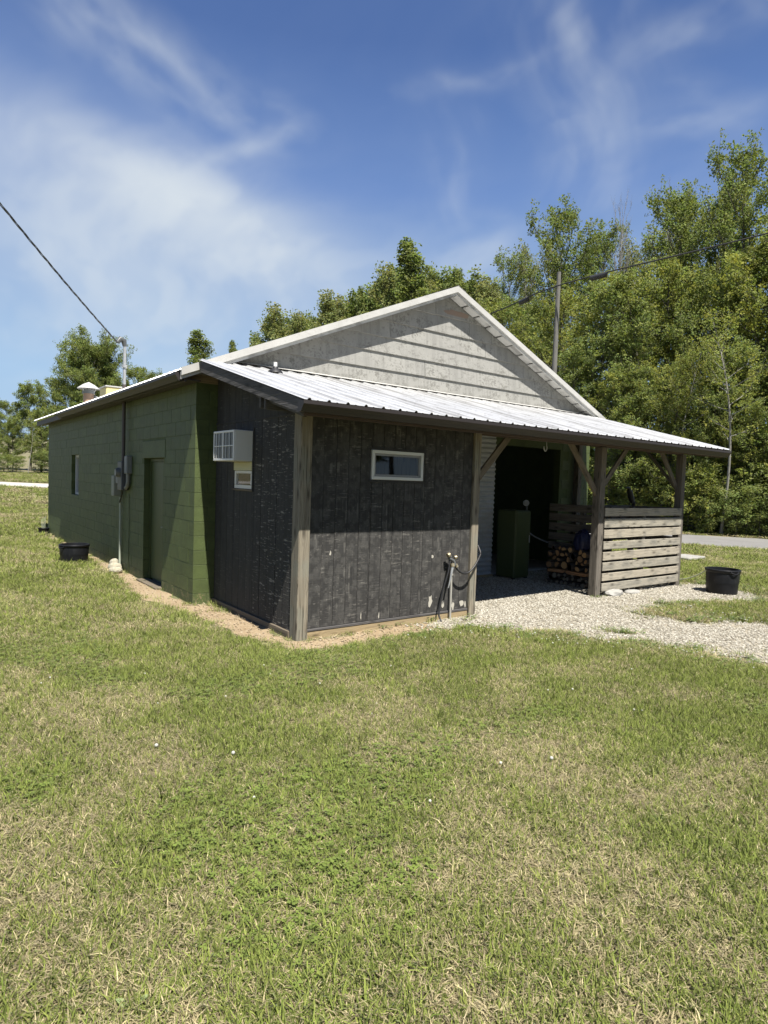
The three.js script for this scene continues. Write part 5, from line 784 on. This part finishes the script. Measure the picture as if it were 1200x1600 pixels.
  for (const [d0, d1, sc, step] of bands) {
    const n = Math.ceil(d1 / step) + 1;
    for (let i = -n; i <= n; i++) for (let j = -n; j <= n; j++) {
      const x = cx + (i + rr(-.45, .45, r)) * step, z = cz + (j + rr(-.45, .45, r)) * step, d = Math.hypot(x - cx, z - cz); if (d < d0 || d >= d1) continue;
      let a = Math.atan2(x - cx, -(z - cz)) - yaw; if (a > Math.PI) a -= 2 * Math.PI; if (a < -Math.PI) a += 2 * Math.PI; if (Math.abs(a) > (d < 3 ? 1.0 : .76)) continue;
      const near = Math.max(gravelAt(x, z), dirtAt(x, z)), rad = .20 * sc; if (near > -rad * .9 || (d < 14 && (blocked(x + rad * .6, z - rad * .6) || blocked(x + rad, z)))) continue; if (blocked(x, z) || (d > 12 && onRoad(x, z))) continue;
      const p = patchN(x, z), dry = clamp(smooth(.68, .34, p) + rr(-.3, .3, r)), l = Math.min(3, Math.floor(dry * 3.999)); discList[l * 3 + Math.floor(r() * 3)].push([x, z, sc * rr(.85, 1.2, r), tint1(x, z)]);
      if (d < 10 && vnoise(x * 1.1 + 5, z * 1.1, 333) > .74) for (let q = 0; q < 3; q++) { const w = rr(.8, 1.2, r); put(3, x + rr(-.1, .1, r), z + rr(-.1, .1, r), rr(1.0, 1.5, r), [.135 * w, .180 * w, .036 * w]); }
      if (d < 9 && fbm(x * 1.3 + 50, z * 1.3 + 20, 290, 3) > .54 && r() < .5) { const w = rr(.75, 1.15, r); put(1, x, z, rr(.55, .95, r), [.105 * w, .155 * w, .042 * w]); }
    }
  }
  for (const [x, z, s] of [[5.90, 2.50, .9], [5.86, 2.43, .7], [5.95, 2.52, .8], [6.12, 2.50, .6], [8.56, 2.52, .7], [8.67, 2.46, .8], [-.36, -4.8, .8], [-.62, -4.72, .9], [-.74, -4.85, .8], [8.70, 3.62, .8], [8.40, 3.62, .6]]) put(1, x, z, s, [.13, .175, .04]);
  // ragged borders of the lawn: single tufts
  for (let i = 0; i < 60000; i++) {
    const x = rr(-1.6, 11, r), z = rr(-11, 9.5, r); if (blocked(x, z)) continue; const g = gravelAt(x, z), dt = dirtAt(x, z), m = Math.max(g, dt), d = Math.hypot(x - cx, z - cz); if (m < -.42 || d > 17) continue;
    if (m > 0 && r() < (g > dt ? .72 + m : .86 + m)) continue; if (m > .3) continue; if (d > 9 && r() < .4) continue;
    const u = r(), sc = d > 8 ? 1.3 : 1.05; if (g > -.4 && g < .05 && u < .38) { const w = rr(.8, 1.2, r); put(3, x, z, sc * rr(.9, 1.4, r), [.10 * w, .155 * w, .034 * w]); continue; }
    const w = rr(.65, 1.3, r); if (u > .78) put(2, x, z, sc * rr(.8, 1.2, r), [.32 * w, .27 * w, .15 * w]); else put(0, x, z, sc * rr(.7, 1.15, r), mix3([.135 * w, .182 * w, .034 * w], [.34 * w, .33 * w, .115 * w], r() * .7));
  }
  const discMat = new THREE.MeshPhysicalMaterial({ color: 0xffffff, specularIntensity: .3, vertexColors: true, roughness: 1, transmission: .3, thickness: 0, side: THREE.DoubleSide });
  discs.forEach((g, k) => { const l = discList[k], im = new THREE.InstancedMesh(g, discMat, l.length); im.name = k < 6 ? 'green_grass' : 'straw_grass'; im.userData.kind = 'stuff'; im.castShadow = im.receiveShadow = true; l.forEach(([x, z, s, c], i) => { dummy.position.set(x, ground(x, z), z); dummy.rotation.set(0, r() * 6.283, 0); dummy.scale.set(s, Math.pow(s, .55), s); dummy.updateMatrix(); im.setMatrixAt(i, dummy.matrix); im.setColorAt(i, tint.setRGB(...c)); }); lawn.add(im); });
  console.log('discs', discList.map(l => l.length).join(' '));
  tufts.forEach(([name, geos, mat], k) => geos.forEach((g, v) => { const l = lists[k][v], im = new THREE.InstancedMesh(g, mat, l.length); im.name = name; im.userData.kind = 'stuff'; im.castShadow = im.receiveShadow = true; l.forEach(([x, z, s, c], i) => { dummy.position.set(x, ground(x, z), z); dummy.rotation.set(rr(-.12, .12, r), r() * 6.283, rr(-.12, .12, r)); dummy.scale.set(s, s * (s > 1.5 ? 1.5 / s : 1), s); dummy.updateMatrix(); im.setMatrixAt(i, dummy.matrix); im.setColorAt(i, tint.setRGB(...c)); }); lawn.add(im); }));
  console.log('grass', lists.map(l => l.map(v => v.length).join('+')).join(' '));
}
// gravel stones
{
  const r = rng(515), seed = 0;
  const stone = s => { const g = new THREE.IcosahedronGeometry(1, 1), p = g.attributes.position; for (let i = 0; i < p.count; i++) { const x = p.getX(i), y = p.getY(i), z = p.getZ(i), n = .7 + .6 * hash(Math.round(x * 50), Math.round(y * 50) + Math.round(z * 50) * 7, s); p.setXYZ(i, x * n, y * .6 * n, z * .85 * n); } g.computeVertexNormals(); return g; };
  const gm = new THREE.Group(); gm.name = 'gravel_stones'; gm.userData = { kind: 'stuff', label: 'loose pale crushed gravel in front of the porch', category: 'gravel' }; scene.add(gm); const lists = [[], []];
  for (let i = 0; i < 130000; i++) { const x = rr(1.3, 10.5, r), z = rr(0, 9, r), g = gravelAt(x, z); if (x < 3.05 && z < D + .02) continue; if (g < -.28) continue; if (r() < smooth(.45, -.26, g) * .93) continue; lists[i & 1].push([x, z, rr(.005, .015, r), 0]); }
  for (let i = 0; i < 14000; i++) { const x = rr(-.8, 2.6, r), z = rr(-8, 3.3, r), g = dirtAt(x, z); if ((x > -.03 && z < 0) || (x > .26 && z < D + .01 && z >= 0)) continue; if (g < -.08 || r() < (x > .3 || z > 0 ? .25 : .8)) continue; lists[i & 1].push([x, z, rr(.005, .013, r), 1]); }
  lists.forEach((l, v) => { const im = new THREE.InstancedMesh(stone(v + 3), std({ color: 0xffffff, roughness: .95 }), l.length); im.name = 'stones'; im.userData.kind = 'stuff'; im.castShadow = im.receiveShadow = true; l.forEach(([x, z, s, k], i) => { dummy.position.set(x, .012 + s * .25, z); dummy.rotation.set(rr(-.5, .5, r), r() * 6.28, rr(-.5, .5, r)); dummy.scale.setScalar(s); dummy.updateMatrix(); im.setMatrixAt(i, dummy.matrix); const h = r(), c = mix3(k ? [.25, .19, .11] : [.165, .148, .112], k ? [.32, .26, .185] : [.43, .405, .345], h); im.setColorAt(i, tint.setRGB(...c)); }); gm.add(im); });
  console.log('stones', lists.map(l => l.length).join(' '));
}
// small white clover heads and dandelion clocks
{
  const r = rng(616), l = []; for (let i = 0; i < 5000 && l.length < 170; i++) { const x = rr(-4, 7, r), z = rr(2.6, 6.2, r), g = gravelAt(x, z); if (g > -.02 || dirtAt(x, z) > -.02 || (g < -.6 && r() < .96)) continue; l.push([x, z]); }
  const im = new THREE.InstancedMesh(new THREE.IcosahedronGeometry(.008, 1), std({ color: lin(.42, .42, .35), roughness: .9 }), l.length); im.name = 'clover_flowers'; im.userData = { kind: 'stuff', label: 'tiny white clover heads dotted in the grass by the gravel', category: 'flowers' }; l.forEach(([x, z], i) => { dummy.position.set(x, rr(.04, .06, r), z); dummy.rotation.set(0, 0, 0); dummy.scale.setScalar(rr(.7, 1.3, r)); dummy.updateMatrix(); im.setMatrixAt(i, dummy.matrix); }); scene.add(im);
  for (const [px, py, lab] of [[243, 1178, 'white dandelion clock in grass, beside a second one'], [363, 1190, 'white dandelion clock low in the grass left of a straw patch'], [860, 1198, 'lone white dandelion clock in the middle of the lawn']]) { const v = ray(px, py), t = -camera.position.y / v.y, g = thing('dandelion', lab, 'flower', [camera.position.x + v.x * t, 0, camera.position.z + v.z * t]); const b = new GB(); b.tube([[0, 0, 0], [.004, .05, .002]], .0016, 5); mesh('stem', b, std({ color: lin(.12, .18, .05) }), g); const s = new THREE.Mesh(new THREE.IcosahedronGeometry(.012, 2), std({ color: lin(.36, .36, .32), roughness: 1 })); s.name = 'seed_head'; s.position.set(.004, .058, .002); s.castShadow = s.receiveShadow = true; g.add(s); }
  for (const [px, py, lab] of [[205, 1586, 'single broad pale leaf weed low in the mown lawn']]) { const v = ray(px, py), t = -camera.position.y / v.y, g = thing('broadleaf_weed', lab, 'weed', [camera.position.x + v.x * t, 0, camera.position.z + v.z * t]); for (let k = 0; k < 2; k++) { const a = k * 2.4 + px, b = new GB(), at = (s, w) => [Math.cos(a) * s - Math.sin(a) * w, .012 + .035 * Math.sin(s * 28), Math.sin(a) * s + Math.cos(a) * w]; const ws = [.003, .009, .014, .013, .007, 0]; for (let q = 0; q < 5; q++) { const s0 = q * .012, s1 = s0 + .012; b.poly([at(s0, -ws[q]), at(s0, 0), at(s1, 0), at(s1, -ws[q + 1])], [[0, 0], [1, 0], [1, 1], [0, 1]]); b.poly([at(s0, 0), at(s0, ws[q]), at(s1, ws[q + 1]), at(s1, 0)], [[0, 0], [1, 0], [1, 1], [0, 1]]); } mesh('leaf', b, std({ color: lin(.17, .21, .085), roughness: .7 }), g); } }
}
renderer.render(scene, camera);
